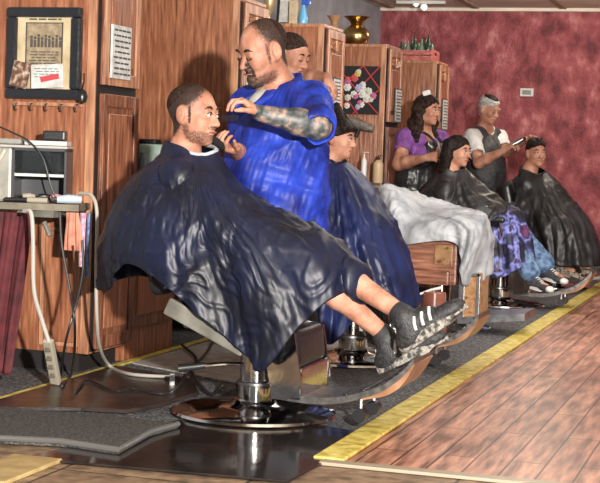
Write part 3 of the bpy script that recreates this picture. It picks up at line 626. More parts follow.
# ------------------------------------------------------------------ barber chairs
def make_chair():
    t = thing('barber_chair', '', 'chair', (0, 0, 0))
    L = dict(local=True)
    obj('base', lathe(BM(), [(.325, 0), (.335, .006), (.33, .016), (.29, .026), (.18, .034), (.10, .045), (.085, .06)], seg=64), chrome, t, smooth=True, local=True)
    c = obj('column', lathe(BM(), [(.085, .05), (.070, .06), (.070, .13), (.064, .135), (.064, .36)], seg=40), chrome, t, smooth=True, local=True)
    obj('collar', lathe(BM(), [(.071, .118), (.075, .122), (.075, .132), (.066, .137)], seg=40), steel, c, smooth=True, local=True)
    l = obj('pump_lever', tube(BM(), spline([(-.05, -.02, .20), (-.12, -.05, .20), (-.20, -.08, .19)], 5), .008, 8), chrome, t, smooth=True, local=True)
    obj('grip', tube(BM(), [(-.19, -.076, .191), (-.29, -.11, .175)], [.013, .017], 10), black_plastic, l, smooth=True, local=True)
    obj('seat_frame', box(BM(), (-.24, -.2, .35), (.15, .2, .40), .008), steel, t, local=True)
    obj('seat', box(BM(), (-.26, -.225, .40), (.17, .225, .525), .035, None, 0, 4), black_vinyl, t, smooth=True, local=True)
    R = Matrix.Rotation(-.22, 3, 'Y')
    obj('backrest', box(BM(), (-.43, -.21, .47), (-.34, .21, .88), .035, R, 0, 4), black_vinyl, t, smooth=True, local=True)
    obj('side_skirt', box(BM(), (-.30, -.275, .335), (.06, -.25, .405), .008, Matrix.Rotation(.42, 3, 'Y')), grey_vinyl, t, local=True, label='grey vinyl side panel')
    for s in (-1, 1):
        a = obj('armrest', box(BM(), (-.24, s * .255 - .03, .62), (.06, s * .255 + .03, .66), .014, None, 0, 3), black_vinyl, t, smooth=True, local=True)
        obj('arm_support', tube(BM(), spline([(.04, s * .22, .40), (.05, s * .255, .52), (.02, s * .255, .63)], 5), .014, 8), chrome, a, smooth=True, local=True)
    # leg panel and footrest
    lp = obj('leg_panel', prism(BM(), [(.08, .38), (.22, .36), (.26, .15), (.20, .10), (.14, .10)], 1, -.20, -.185), chrome, t, local=True)
    obj('leg_panel', prism(BM(), [(.08, .38), (.22, .36), (.26, .15), (.20, .10), (.14, .10)], 1, .185, .20), chrome, t, local=True)
    obj('calf_pad', box(BM(), (.12, -.185, .215), (.235, .185, .365), .035, Matrix.Rotation(-.12, 3, 'Y'), 0, 4), black_vinyl, t, smooth=True, local=True)
    obj('calf_plate', box(BM(), (.17, -.18, .10), (.25, .18, .225), .008), chrome, t, local=True)
    prof = spline([(.17, 0, .105), (.30, 0, .10), (.42, 0, .115), (.55, 0, .16), (.61, 0, .20), (.65, 0, .235), (.69, 0, .285)], 4)
    top = [(p[0], p[2] + .014) for p in prof]; bot = [(p[0], p[2] - .012) for p in prof][::-1]
    fp = obj('footplate', prism(BM(), top + bot, 1, -.17, .15), mat('dark_steel', (.12, .115, .11), .35, .8, var=(.25, .24, .23), vscale=30), t, local=True)
    pq = prof[10:]; b2 = [(p[0], p[2] - .012) for p in pq]; b3 = [(p[0] + .004, p[2] - .016 - .024 * math.sin(math.pi * i / (len(pq) - 1))) for i, p in enumerate(pq)][::-1]
    obj('underside', prism(BM(), b2 + b3, 1, -.165, .145), mat('bentwood', (.22, .10, .05), .3, var=(.40, .22, .13), vscale=10), fp, local=True, label='bentwood underside of the footplate')
    bt = BM()
    for p in prof[8:-1:2]:
        box(bt, (p[0] - .008, -.155, p[2] + .013), (p[0] + .008, .135, p[2] + .022), .003)
    obj('tread', bt, black_plastic, fp, local=True)
    for s in (-.10, .10):
        bb = obj('bumper', tube(BM(), [(.47, s - .025, .05), (.47, s + .025, .05)], .028, 14), black_plastic, t, smooth=True, local=True)
        obj('stem', tube(BM(), [(.47, s, .06), (.47, s, .12)], .009, 8), chrome, bb, smooth=True, local=True)
    return t
Y1, Y2, Y3, Y4, Y5 = 5.68, 7.5, 9.33, 11.07, 13.0
X1, X2, X4, X5 = -1.965, -2.07, -1.93, -1.80
ch = make_chair(); tag(ch, 'nearest chrome barber chair under the man in the navy cape', 'chair', 'chrome hydraulic barber chairs'); ch.location = (X1, Y1, .007)
dup(ch, (X2, Y2, 0), 'chrome barber chair under the boy in the blue cape')
dup(ch, (X4, Y4, 0), 'chrome barber chair under the girl in black cape and jeans')
dup(ch, (X5, Y5, 0), 'farthest chrome barber chair, under the seated client by the red wall')

# third chair: old wooden sided chair with a white sheet over it
oldwood = mat('old_striped_wood', (.12, .04, .025), .35, var=[(.26, .10, .06), (.42, .2, .13)], vscale=5, stretch=(1, 1, 9), bump=.2, bscale=12, lo=.3, hi=.7)
amber = mat('amber_burl', (.30, .15, .06), .35, var=[(.40, .22, .10), (.14, .05, .025)], vscale=22, bump=.2, bscale=30)
t = thing('wooden_barber_chair', 'empty wooden sided barber chair draped with a white sheet', 'chair', (-2.0, Y3, 0))
obj('base', lathe(BM(), [(.31, 0), (.32, .01), (.2, .03), (.09, .05)], (-2.0, Y3, 0), 48), chrome, t, smooth=True)
obj('column', lathe(BM(), [(.08, .04), (.06, .06), (.06, .30)], (-2.0, Y3, 0), 32), chrome, t, smooth=True)
obj('seat_box', box(BM(), (-2.30, 9.10, .285), (-1.86, 9.60, .60), .012), oldwood, t)
obj('side_inlay', box(BM(), (-2.0, 9.085, .41), (-1.885, 9.11, .535), .005), amber, t, label='amber burl inlay')
obj('side_rail', box(BM(), (-2.31, 9.07, .285), (-1.90, 9.11, .375), .012), oldwood, t)
obj('seat', box(BM(), (-2.25, 9.13, .60), (-1.80, 9.57, .655), .03, None, 0, 3), black_vinyl, t, smooth=True)
obj('backrest', box(BM(), (-2.47, 9.14, .58), (-2.37, 9.56, .88), .03, Matrix.Rotation(-.3, 3, 'Y'), 0, 3), black_vinyl, t, smooth=True)
for y in (9.10, 9.56):
    obj('armrest', box(BM(), (-2.3, y, .60), (-1.84, y + .05, .68), .012), oldwood, t)
lp = obj('leg_panel', box(BM(), (-1.835, 9.08, .07), (-1.71, 9.40, .37), .006), amber, t)
b = BM(); box(b, (-1.835, 9.07, .06), (-1.80, 9.085, .37), .002); box(b, (-1.725, 9.07, .08), (-1.705, 9.085, .37), .002); box(b, (-1.835, 9.07, .35), (-1.705, 9.085, .37), .002)
obj('metal_frame', b, steel, lp)
obj('footrest', prism(BM(), [(-1.835, .055), (-1.42, .10), (-1.42, .145), (-1.60, .125), (-1.835, .095)], 1, 9.06, 9.46), steel, t)

# ------------------------------------------------------------------ cloth surfaces built as meridians round a neck line
def capesurf(name, mers, m, parent=None, folds=None, nth=220, ns=70, seed=1, amp=0.02, thick=0.005, fine=0.004, power=1.0, coll=None, closed=False, radial=.35, crumple=.010, **kw):
    rr = np.random.RandomState(seed)
    K = len(mers); P = np.array([[np.array(p, float) for p in mr] for mr in mers])      # K x M x 3
    M = P.shape[1]
    def cr(a, b, c, d, t): return 0.5 * (2 * b + (c - a) * t + (2 * a - 5 * b + 4 * c - d) * t * t + (3 * b - 3 * c + d - a) * t ** 3)
    # along s
    S = np.linspace(0, M - 1, ns); out = np.zeros((K, ns, 3))
    for i, s in enumerate(S):
        j = min(int(s), M - 2); t = s - j
        a = P[:, max(j - 1, 0)] if j > 0 else 2 * P[:, 0] - P[:, 1]; d = P[:, j + 2] if j + 2 < M else 2 * P[:, M - 1] - P[:, M - 2]
        out[:, i] = cr(a, P[:, j], P[:, j + 1], d, t)
    T = np.arange(nth) / nth * K; G2 = np.zeros((nth, ns, 3))
    for i, s in enumerate(T):
        j = int(s); t = s - j
        G2[i] = cr(out[(j - 1) % K], out[j % K], out[(j + 1) % K], out[(j + 2) % K], t)
    if coll is not None: G2 = pushout(coll, G2, .016, 7)
    # normals
    du = np.roll(G2, -1, 0) - np.roll(G2, 1, 0); dv = np.gradient(G2, axis=1)
    N = np.cross(du, dv); N /= (np.linalg.norm(N, axis=2, keepdims=True) + 1e-9)
    th = (np.arange(nth) / nth * 2 * np.pi)[:, None]; s = np.linspace(0, 1, ns)[None, :]
    D = np.zeros((nth, ns))
    for k in range(9):                              # radial folds
        n = rr.randint(5, 24); D += np.sin(n * th + rr.uniform(0, 6.3) + rr.uniform(-2.5, 2.5) * s) * rr.uniform(.3, 1) / (n / 9.0) ** .8 * .5
    D = np.sign(D) * np.abs(D) ** .8
    D *= amp * np.clip((s - .10) * 1.4, 0, 1) ** power
    F = np.zeros((nth, ns))
    for k in range(36):                             # finer creases in all directions
        n = rr.randint(8, 60); q = rr.uniform(-34, 34)
        F += (1 - np.abs(np.sin(.5 * (n * th + rr.uniform(0, 6.3)) + q * s * .5 + .9 * np.sin(3 * th + 4 * s + k)))) ** 2 * (1 if k % 2 else -1)
    D += radial * fine * F / 3.0 * np.clip(s * 3, 0, 1)
    from mathutils import noise as mn
    D = D * np.where(True, 1, 1)
    for i in range(nth):
        for j in range(ns):
            p = G2[i, j]; w2 = mn.noise(Vector(((p[0] - p[2] * .5) * 7, p[1] * 6, (p[2] + p[0] * .5) * 3 + seed * 3.1))); w3 = mn.noise(Vector(((p[0] + p[2] * .8) * 15 + w2 * 3, p[1] * 9, (p[2] - p[0] * .8) * 6 + seed)))
            rd = (max(0, 1 - abs(w2) * 3.4) ** 1.6 - .3) * .9 + (max(0, 1 - abs(w3) * 3.2) ** 1.6 - .3) * .45
            D[i, j] = D[i, j] * 1.0 + crumple * rd * min(1, j / ns * 4)
    G2 = G2 + N * D[..., None]
    if coll is not None: G2 = pushout(coll, G2, .009, 3, False)
    vs = G2.reshape(-1, 3); fs = []
    for i in range(nth):
        for j in range(ns - 1):
            a = i * ns + j; b_ = ((i + 1) % nth) * ns + j
            fs.append((a, b_, b_ + 1, a + 1))
    if closed: fs.append(tuple(i * ns for i in range(nth))[::-1])
    o = obj(name, (vs, fs), m, parent, smooth='all', **kw)
    md = o.modifiers.new('thick', 'SOLIDIFY'); md.thickness = thick; md.offset = 1
    return o

# ------------------------------------------------------------------ signed-distance bodies
class Field:
    def __init__(s, lo, hi, v):
        s.v = v; s.lo = V(*lo); n = np.ceil((V(*hi) - s.lo) / v).astype(int) + 1
        s.n = n; s.ax = [(s.lo[i] + np.arange(n[i]) * v).astype(np.float32) for i in range(3)]
        s.d = np.full(tuple(n), 1.0, np.float32)
    def sl(s, lo, hi):
        a = np.clip(((np.asarray(lo) - s.lo) / s.v).astype(int), 0, s.n); b = np.clip(((np.asarray(hi) - s.lo) / s.v).astype(int) + 2, 0, s.n)
        return tuple(slice(int(a[i]), int(max(a[i], b[i]))) for i in range(3))
    def grid(s, sl): return s.ax[0][sl[0]][:, None, None], s.ax[1][sl[1]][None, :, None], s.ax[2][sl[2]][None, None, :]
    def put(s, sl, d, k, op='u'):
        a = s.d[sl]
        if a.size == 0: return
        if op == 'u':
            h = np.maximum(k - np.abs(a - d), 0) / k; s.d[sl] = np.minimum(a, d) - h * h * k * .25
        else:
            d = -d; h = np.maximum(k - np.abs(a - d), 0) / k; s.d[sl] = np.maximum(a, d) + h * h * k * .25
    def cap(s, a, b, ra, rb, k=.02, op='u', m=.07):
        a = np.asarray(a, float); b = np.asarray(b, float); r = max(ra, rb) + m
        sl = s.sl(np.minimum(a, b) - r, np.maximum(a, b) + r); X, Y, Z = s.grid(sl)
        ab = b - a; L = ab @ ab + 1e-9
        t = np.clip(((X - a[0]) * ab[0] + (Y - a[1]) * ab[1] + (Z - a[2]) * ab[2]) / L, 0, 1)
        d = np.sqrt((X - a[0] - t * ab[0]) ** 2 + (Y - a[1] - t * ab[1]) ** 2 + (Z - a[2] - t * ab[2]) ** 2) - (ra + (rb - ra) * t)
        s.put(sl, d, k, op); return s
    def ell(s, c, r, R=None, k=.02, op='u', m=.07):
        c = np.asarray(c, float); r = np.asarray(r, float); R = np.eye(3) if R is None else R     # columns of R are the axes
        e = np.sqrt(((R * r[None, :]) ** 2).sum(1)) + m; sl = s.sl(c - e, c + e); X, Y, Z = s.grid(sl)
        q = [(X - c[0]) * R[0, i] + (Y - c[1]) * R[1, i] + (Z - c[2]) * R[2, i] for i in range(3)]
        k0 = np.sqrt(sum((q[i] / r[i]) ** 2 for i in range(3))); k1 = np.sqrt(sum((q[i] / r[i] ** 2) ** 2 for i in range(3))) + 1e-6
        s.put(sl, k0 * (k0 - 1) / k1, k, op); return s
    def chain(s, pts, rs, k=.02, op='u'):
        for i in range(len(pts) - 1): s.cap(pts[i], pts[i + 1], rs[i], rs[i + 1], k, op)
        return s
    def copy(s):
        o = Field.__new__(Field); o.v, o.lo, o.n, o.ax = s.v, s.lo, s.n, s.ax; o.d = s.d.copy(); return o
    def blank(s):
        o = Field.__new__(Field); o.v, o.lo, o.n, o.ax = s.v, s.lo, s.n, s.ax; o.d = np.full_like(s.d, 1.0); return o
    def shell(s, off, region): o = s.copy(); o.d = np.maximum(o.d - off, region.d); return o
    def half(s, p, n):                               # keep the side the normal points away from
        X, Y, Z = s.grid((slice(None),) * 3); n = nrm(n); s.d = np.maximum(s.d, (X - p[0]) * n[0] + (Y - p[1]) * n[1] + (Z - p[2]) * n[2]); return s
    def wrinkle(s, amp, freq, seed=0, st=(1, 1, 1)):
        rr = np.random.RandomState(seed); X, Y, Z = s.grid((slice(None),) * 3); w = np.zeros_like(s.d)
        near = np.abs(s.d) < 0.06
        for k in range(7):
            v = rr.normal(size=3) * freq * np.array(st); p = rr.uniform(0, 6.3); v2 = rr.normal(size=3) * freq * .4
            w += (1 - np.abs(np.sin(v[0] * X + v[1] * Y + v[2] * Z + p + 1.3 * np.sin(v2[0] * X + v2[1] * Y + v2[2] * Z)))) - .36
        s.d = np.where(near, s.d - w * amp / 3.0, s.d).astype(np.float32); return s
    def mesh(s):
        b = 3 * s.v; d = np.clip(s.d, -b, b).astype(np.float32)
        d[0] = b; d[-1] = b; d[:, 0] = b; d[:, -1] = b; d[:, :, 0] = b; d[:, :, -1] = b
        g = openvdb.FloatGrid(b); g.copyFromArray(d); pts, quads = g.convertToQuads(0.0)
        pts = np.asarray(pts) * s.v + s.lo
        return pts, [tuple(int(i) for i in q[::-1]) for q in quads]
def fobj(name, F, m, parent, smooth='all', relax=1, **k):
    vs, fs = F.mesh()
    if len(vs) == 0: print('EMPTY', name); return None
    o = obj(name, (vs, fs), m, parent, smooth=smooth, **k)
    if relax:
        md = o.modifiers.new('relax', 'SMOOTH'); md.factor = .5; md.iterations = relax
    return o

def tint(o, blobs):
    n = len(o.data.vertices); c = np.zeros(n * 3); o.data.vertices.foreach_get('co', c); c = c.reshape(-1, 3) + np.array(wloc(o)); t = np.zeros(n)
    for ce, r, R_, w_ in blobs:
        q = (c - ce) @ R_ / np.asarray(r); d = np.sqrt((q ** 2).sum(1)); k = np.clip((1.12 - d) / .24, 0, 1)
        t = np.maximum(t, w_ * k) if w_ > 0 else t * (1 + w_ * k)
    a = o.data.attributes.new('tint', 'FLOAT', 'POINT'); a.data.foreach_set('value', t.astype(np.float32))
def sample(F, p):
    q = (p - F.lo) / F.v; q = np.clip(q, 0, np.array(F.n) - 1.001); i = q.astype(int); f = q - i; o = 0
    for a in (0, 1):
        for b_ in (0, 1):
            for c in (0, 1):
                o = o + F.d[i[..., 0] + a, i[..., 1] + b_, i[..., 2] + c] * (f[..., 0] if a else 1 - f[..., 0]) * (f[..., 1] if b_ else 1 - f[..., 1]) * (f[..., 2] if c else 1 - f[..., 2])
    return o
def pushout(F, G2, off, n=5, sm=True):
    e = F.v * 1.2
    for it in range(n):
        d = sample(F, G2); g = np.stack([sample(F, G2 + np.eye(3)[k] * e) - sample(F, G2 - np.eye(3)[k] * e) for k in range(3)], -1)
        g /= np.linalg.norm(g, axis=-1, keepdims=True) + 1e-6
        mv = np.clip(off - d, 0, .03)[..., None] * g
        if sm:
            for q in range(3): mv = .5 * mv + .25 * (np.roll(mv, 1, 0) + np.roll(mv, -1, 0)); mv[:, 1:-1] = .5 * mv[:, 1:-1] + .25 * (mv[:, 2:] + mv[:, :-2])
        G2 = G2 + mv
    return G2
def chair_solid(F, x, y, z=0):
    o = V(x, y, z); F.cap(o + V(-.36, -.17, .55), o + V(-.36, .17, .55), .05, .05); F.cap(o + V(-.41, -.17, .82), o + V(-.41, .17, .82), .05, .05)
    for q in (-.17, 0, .17): F.cap(o + V(-.34, q, .52), o + V(-.41, q, .83), .055, .055)
    for q in (-1, 1): F.cap(o + V(-.22, q * .255, .64), o + V(.06, q * .255, .64), .032, .032)
    for q in (-.17, 0, .17): F.cap(o + V(-.2, q, .465), o + V(.10, q, .465), .062, .062)
    return F
def frame(fwd, up=(0, 0, 1), roll=0.0):
    f = nrm(fwd); l = nrm(np.cross(up, f)); u = np.cross(f, l)
    if roll:
        c, s_ = math.cos(roll), math.sin(roll); l, u = l * c + u * s_, u * c - l * s_
    return np.stack([f, l, u], 1)                    # columns forward, left, up

def head(F, c, R, s=1.0, fem=False, jaw=1.0):
    """head about .235 m tall for s = 1, c at eye level in the middle of the skull"""
    P = lambda x, y, z: np.asarray(c) + R @ V(x, y, z) * s
    E = lambda p, r, k=.02, op='u': F.ell(P(*p), V(*r) * s, R, k * s, op)
    E((-.014, 0, .036), (.098, .076, .083)); E((.008, 0, -.006), (.083, .071, .09), .03)
    E((.032, 0, -.045), (.056, .054 * jaw, .064), .025); E((.028, 0, -.083), (.052, .047 * jaw, .030), .03)
    E((.070, 0, -.104), (.019, .022 * jaw, .016), .02)
    F.cap(P(.080, -.034, .020), P(.080, .034, .020), .012 * s, .012 * s, .018 * s)
    for y in (-1, 1):
        E((.062, y * .040, -.030), (.026, .022, .024), .02)
        E((.099, y * .032, -.001), (.016, .019, .011), .012, 's')
        E((.083, y * .032, .001), (.013, .018, .011), .008)
    F.cap(P(.088, 0, .008), P(.113, 0, -.035), .008 * s, .0125 * s, .010 * s)
    for y in (-1, 1): E((.101, y * .012, -.039), (.011, .009, .008), .008)
    E((.089, 0, -.064), (.011, .024, .006), .006); E((.087, 0, -.075), (.012, .021, .006), .006)
    E((.104, 0, -.0695), (.012, .022, .0025), .004, 's')
    for y in (-1, 1):
        E((-.008, y * .082, -.004), (.021, .013, .037), .006); E((-.001, y * .098, .001), (.011, .009, .022), .005, 's')
        E((-.002, y * .077, -.034), (.010, .008, .011), .008)
    return P
def face_bits(root, P, R, s, brow=hair_dk, lips=None, closed=False, v=None):
    for y in (-1, 1):
        c = P(.083, y * .032, .0005)
        if not closed:
            b = BM(); bmesh.ops.create_icosphere(b, subdivisions=3, radius=.0118 * s, matrix=Matrix.Translation(Vector(c + R @ V(.0035, 0, 0) * s))); e = obj('eye', b, mat('eye_white', (.55, .5, .46), .2), root, smooth='all')
            b = BM(); bmesh.ops.create_icosphere(b, subdivisions=2, radius=.0062 * s, matrix=Matrix.Translation(Vector(c + R @ V(.0105, 0, 0) * s))); obj('iris', b, mat('iris', (.02, .012, .01), .15), e, smooth='all')
            q = [P(.093, y * .048, .002), P(.099, y * .040, .0085), P(.1005, y * .030, .009), P(.098, y * .018, .002)]
        else:
            q = [P(.091, y * .048, -.004), P(.0975, y * .040, -.0085), P(.099, y * .030, -.009), P(.096, y * .018, -.003)]
        obj('eyelash', tube(BM(), spline(q, 4), .0022 * s, 6), mat('lash', (.02, .01, .008), .6), root)
        q = [P(.083, y * .052, .021), P(.094, y * .040, .029), P(.097, y * .028, .028), P(.095, y * .015, .022)]
        obj('eyebrow', tube(BM(), spline(q, 4), [.002 * s] * 3 + [.005 * s] * 7 + [.003 * s] * 3, 6), brow, root, smooth='all')
    q = [P(.094, -.025, -.068), P(.1025, -.012, -.066), P(.105, 0, -.068), P(.1025, .012, -.066), P(.094, .025, -.068)]
    obj('mouth', tube(BM(), spline(q, 4), .0035 * s, 6), lips or mat('lips', (.32, .10, .08), .4), root, smooth='all')

def hand(F, w, d, pn, side, s=1.0, curl=(25, 35, 25), spread=.12, thumb=(.7, .5), k=.010):
    """w wrist, d direction of the palm, pn palm normal (where the fingers curl), side: thumb direction"""
    d = nrm(d); pn = nrm(np.asarray(pn, float) - d * (np.asarray(pn, float) @ d)); t = nrm(np.cross(d, pn))
    if t @ np.asarray(side, float) < 0: t = -t
    w = np.asarray(w, float)
    tips = []
    F.ell(w + d * .045 * s, V(.048, .038, .017) * s, np.stack([d, t, pn], 1), .015)
    for i, (o, L) in enumerate(((.031, .072), (.010, .080), (-.011, .075), (-.031, .058))):
        kn = w + d * (.088 - .006 * abs(i - 1)) * s + t * o * s
        F.cap(w + d * .02 * s + t * o * .6 * s, kn, .012 * s, .0105 * s, .012)
        dd = nrm(d + t * (1.5 - i) * spread); p = kn; a = 0
        for q, (fr, cu) in enumerate(zip((.46, .30, .24), curl)):
            a += math.radians(cu); dr = nrm(dd * math.cos(a) + pn * math.sin(a)); e = p + dr * L * fr * s
            F.cap(p, e, (.0095 - .0008 * q) * s, (.0088 - .0009 * q) * s, .005); p = e
        tips.append(p)
    b0 = w + d * .022 * s + t * .026 * s + pn * .006 * s
    d1 = nrm(d * .75 + t * thumb[0] + pn * .35); b1 = b0 + d1 * .042 * s
    d2 = nrm(d * .9 + t * thumb[0] * .35 + pn * thumb[1]); b2 = b1 + d2 * .033 * s; b3 = b2 + nrm(d2 + pn * .2) * .026 * s
    F.cap(b0, b1, .016 * s, .012 * s, .014); F.cap(b1, b2, .0105 * s, .0098 * s, .006); F.cap(b2, b3, .0098 * s, .0082 * s, .006)
    return tips, b3
def foot(F, ankle, toe_dir, s=1.0):
    a = np.asarray(ankle, float); t = nrm(toe_dir); 
    F.cap(a + V(0, 0, -.045) * s - t * .03 * s, a + V(0, 0, -.055) * s + t * .14 * s, .034 * s, .026 * s, .03)
def shoe(F, ankle, t, up, s=1.0):
    """upper of a shoe: ankle point, toe direction, up"""
    a = np.asarray(ankle, float); t = nrm(t); u = nrm(np.asarray(up) - t * (np.asarray(up) @ t)); l = np.cross(u, t); R = np.stack([t, l, u], 1)
    F.cap(a - u * .0 * s, a - u * .05 * s - t * .012 * s, .043 * s, .040 * s, .02)
    F.ell(a - u * .062 * s - t * .02 * s, V(.055, .040, .036) * s, R, .02); F.ell(a - u * .060 * s + t * .075 * s, V(.105, .045, .030) * s, R, .03)
    F.ell(a - u * .030 * s + t * .045 * s, V(.060, .034, .028) * s, R, .02); F.ell(a - u * .064 * s + t * .150 * s, V(.050, .043, .024) * s, R, .03)
    return R
def sole_mesh(ankle, R, s=1.0, th=.024, drop=.088, chunky=False, w=1.0):
    b = BM(); n = 36; t, l, u = R[:, 0], R[:, 1], R[:, 2]; a = np.asarray(ankle, float); ring = []
    for k in range(n):
        an = 2 * math.pi * k / n; x = .062 + .140 * math.cos(an); y = (.042 + .008 * math.cos(an)) * math.sin(an) * w
        ring.append((x * s, y * s))
    vs = []
    for z in (0, -th * .5, -th):
        row = []
        for k, (x, y) in enumerate(ring):
            g = (.0045 if (chunky and k % 2) else 0) * (z < 0); f = 1 + g * 8 if chunky and z < 0 else 1.0
            row.append(b.verts.new(Vector(a + t * x * f + l * y * f - u * (drop * s - th - z - (.012 * s if x > .15 * s else 0)))))
        vs.append(row)
    for r0, r1 in zip(vs, vs[1:]):
        for k in range(n): b.faces.new((r0[k], r0[(k + 1) % n], r1[(k + 1) % n], r1[k]))
    b.faces.new(vs[0]); b.faces.new(vs[-1][::-1]); return b

def cross(a, b): return np.cross(a, b)
def mix(a, b, t): return np.asarray(a, float) * (1 - t) + np.asarray(b, float) * t

def torso(F, pelvis, chest, neckb, sl, sr, hl, hr, g=1.0, belly=0.0, k=.05):
    lat = nrm(np.asarray(sl, float) - sr); up = nrm(np.asarray(neckb, float) - pelvis); fw = nrm(np.cross(lat, up)); R = np.stack([fw, lat, up], 1)
    F.ell(pelvis, V(.115, .165, .12) * g, R, k); F.ell(mix(pelvis, chest, .5) + fw * belly * .4, V(.105 + belly, .145 + belly * .5, .16) * g, R, k)
    F.ell(chest, V(.118, .168, .17) * g, R, k); F.cap(sl, sr, .062 * g, .062 * g, .05)
    F.cap(mix(neckb, sl, .55), neckb + up * .02, .05 * g, .055, .04); F.cap(mix(neckb, sr, .55), neckb + up * .02, .05 * g, .055, .04)
    return fw, lat, up
def limb(F, a, b, c, r, k=.03):
    a, b, c = (np.asarray(q, float) for q in (a, b, c)); F.cap(a, b, r[0], r[1], k)
    m = mix(b, c, .32); F.cap(b, m, r[1], r[2], k); F.cap(m, c, r[2], r[3], k)

# ------------------------------------------------------------------ people
def mer(rows):
    """each row: list of (px, py) or (px, py, Y); a Y given once holds for the points after it"""
    out = []
    for r in rows:
        Y = None; q = []
        for p in r:
            if len(p) == 3: Y = p[2]
            q.append(A(p[0], p[1], Y=Y))
        out.append(q)
    return out
def neck_strip(root, mers, r=.008, m=None):
    pts = [m_[0] for m_ in mers]; pts = pts + [pts[0]]
    obj('neck_strip', tube(BM(), spline([p + V(0, 0, .006) for p in pts], 4), r, 8), m or mat('neck_paper', (.42, .44, .48), .6), root, smooth='all')
def line_legs(F, hipL, kL, aL, r=(.085, .056, .058, .036)): limb(F, hipL, kL, aL, r)

# --- seated man, front chair
p1 = thing('person', 'man with buzzed hair seated in the front chair under a large navy cape', 'person', (X1, Y1, .5))
F = Field((-2.62, 5.30, .18), (-1.10, 6.02, 1.42), .0058)
hc = A(193, 114, Y=5.68); R = frame((1, -.16, -.03), roll=0.0)
pel, che, nb = V(-2.05, 5.68, .64), V(-2.27, 5.68, .88), V(-2.30, 5.68, 1.02)
torso(F, pel, che, nb, V(-2.27, 5.82, .95), V(-2.27, 5.54, .95), None, None, .86)
F.cap(nb, hc - V(.02, 0, .06), .058, .056, .04)
P = head(F, hc, R, 1.03, jaw=1.08)
# shoes on the footplate: sole lines heel -> toe
def sole_to_ankle(p0, p1, lat, s):
    t = nrm(p1 - p0); u = nrm(np.cross(t, nrm(lat))); u = u if u[2] > 0 else -u
    return p0 + t * .078 * s + u * .088 * s, t, u
sU = sole_to_ankle(A(401, 350, Y=5.47), A(456, 313, Y=5.47), (0, 1, 0), 1.04)
sL = sole_to_ankle(A(378, 369, Y=5.62), A(441, 341, Y=5.62), (0, 1, 0), 1.04)
kU, kL = A(330, 266, Y=5.60), A(314, 276, Y=5.50)
limb(F, V(-2.03, 5.76, .62), kU, sU[0] + sU[2] * .02, (.076, .055, .048, .032))
limb(F, V(-2.03, 5.60, .62), kL, sL[0] + sL[2] * .02, (.076, .055, .048, .032))
for a, t_, u_ in (sU, sL): F.cap(a, a + t_ * .10 - u_ * .055, .026, .018, .03)
for y, s_ in ((5.50, -1), (5.86, 1)):
    limb(F, V(-2.27, mix([y], [5.68], .2)[0], .93), V(-2.17, mix([y], [5.68], .12)[0], .72), V(-1.97, 5.68 + .06 * s_, .69), (.048, .042, .040, .026))
    hand(F, V(-1.97, 5.68 + .06 * s_, .69), (1, -.3 * s_, -.1), (0, 0, -1), (0, -s_, 0), .95)
bo = fobj('body', F, skin, p1)
tint(bo, [(hc + R @ V(-.036, 0, .072), V(.100, .12, .082), R, .9), (hc + R @ V(-.062, 0, .0), V(.07, .12, .095), R, 1.0), (hc + R @ V(.028, 0, .0), V(.010, .12, .05), R, .7), (hc + R @ V(-.004, 0, -.006), V(.028, .14, .048), R, -1.0),
          (hc + R @ V(.045, 0, -.090), V(.060, .09, .032), R, .42), (hc + R @ V(.01, 0, -.06), V(.022, .09, .045), R, .42), (hc + R @ V(.10, 0, -.053), V(.02, .035, .010), R, .35)])
reg = F.blank(); reg.ell(hc + R @ V(-.045, 0, .062), V(.090, .078, .078), R)
fobj('hair', F.shell(.0012, reg), hair_buzz, p1)
face_bits(p1, P, R, 1.03, hair_buzz)
reg = F.blank()
fobj('shorts', (lambda q: (q.chain([pel, V(-2.0, 5.76, .60), mix(V(-2.0, 5.76, .6), kU, .75)], [.13, .10, .085]), q.chain([pel, V(-2.0, 5.60, .60), mix(V(-2.0, 5.6, .6), kL, .75)], [.13, .10, .085]), q)[-1])(F.blank()), black_cloth, p1)
fobj('undershirt', (lambda q: (q.cap(pel, che, .14, .16, .03), q.cap(V(-2.27, 5.80, .92), V(-2.27, 5.56, .92), .05, .05, .04), q)[-1])(F.blank()), black_cloth, p1)
trainer = mat('black_mesh_fabric', (.012, .012, .013), .55, var=(.04, .04, .045), vscale=60, bump=.3, bscale=120)
tread = mat('speckled_rubber', (.05, .045, .04), .7, var=(.30, .28, .25), vscale=50, lo=.42, hi=.56, bump=.8, bscale=60)
silver = mat('silver_stripe', (.50, .50, .50), .35)
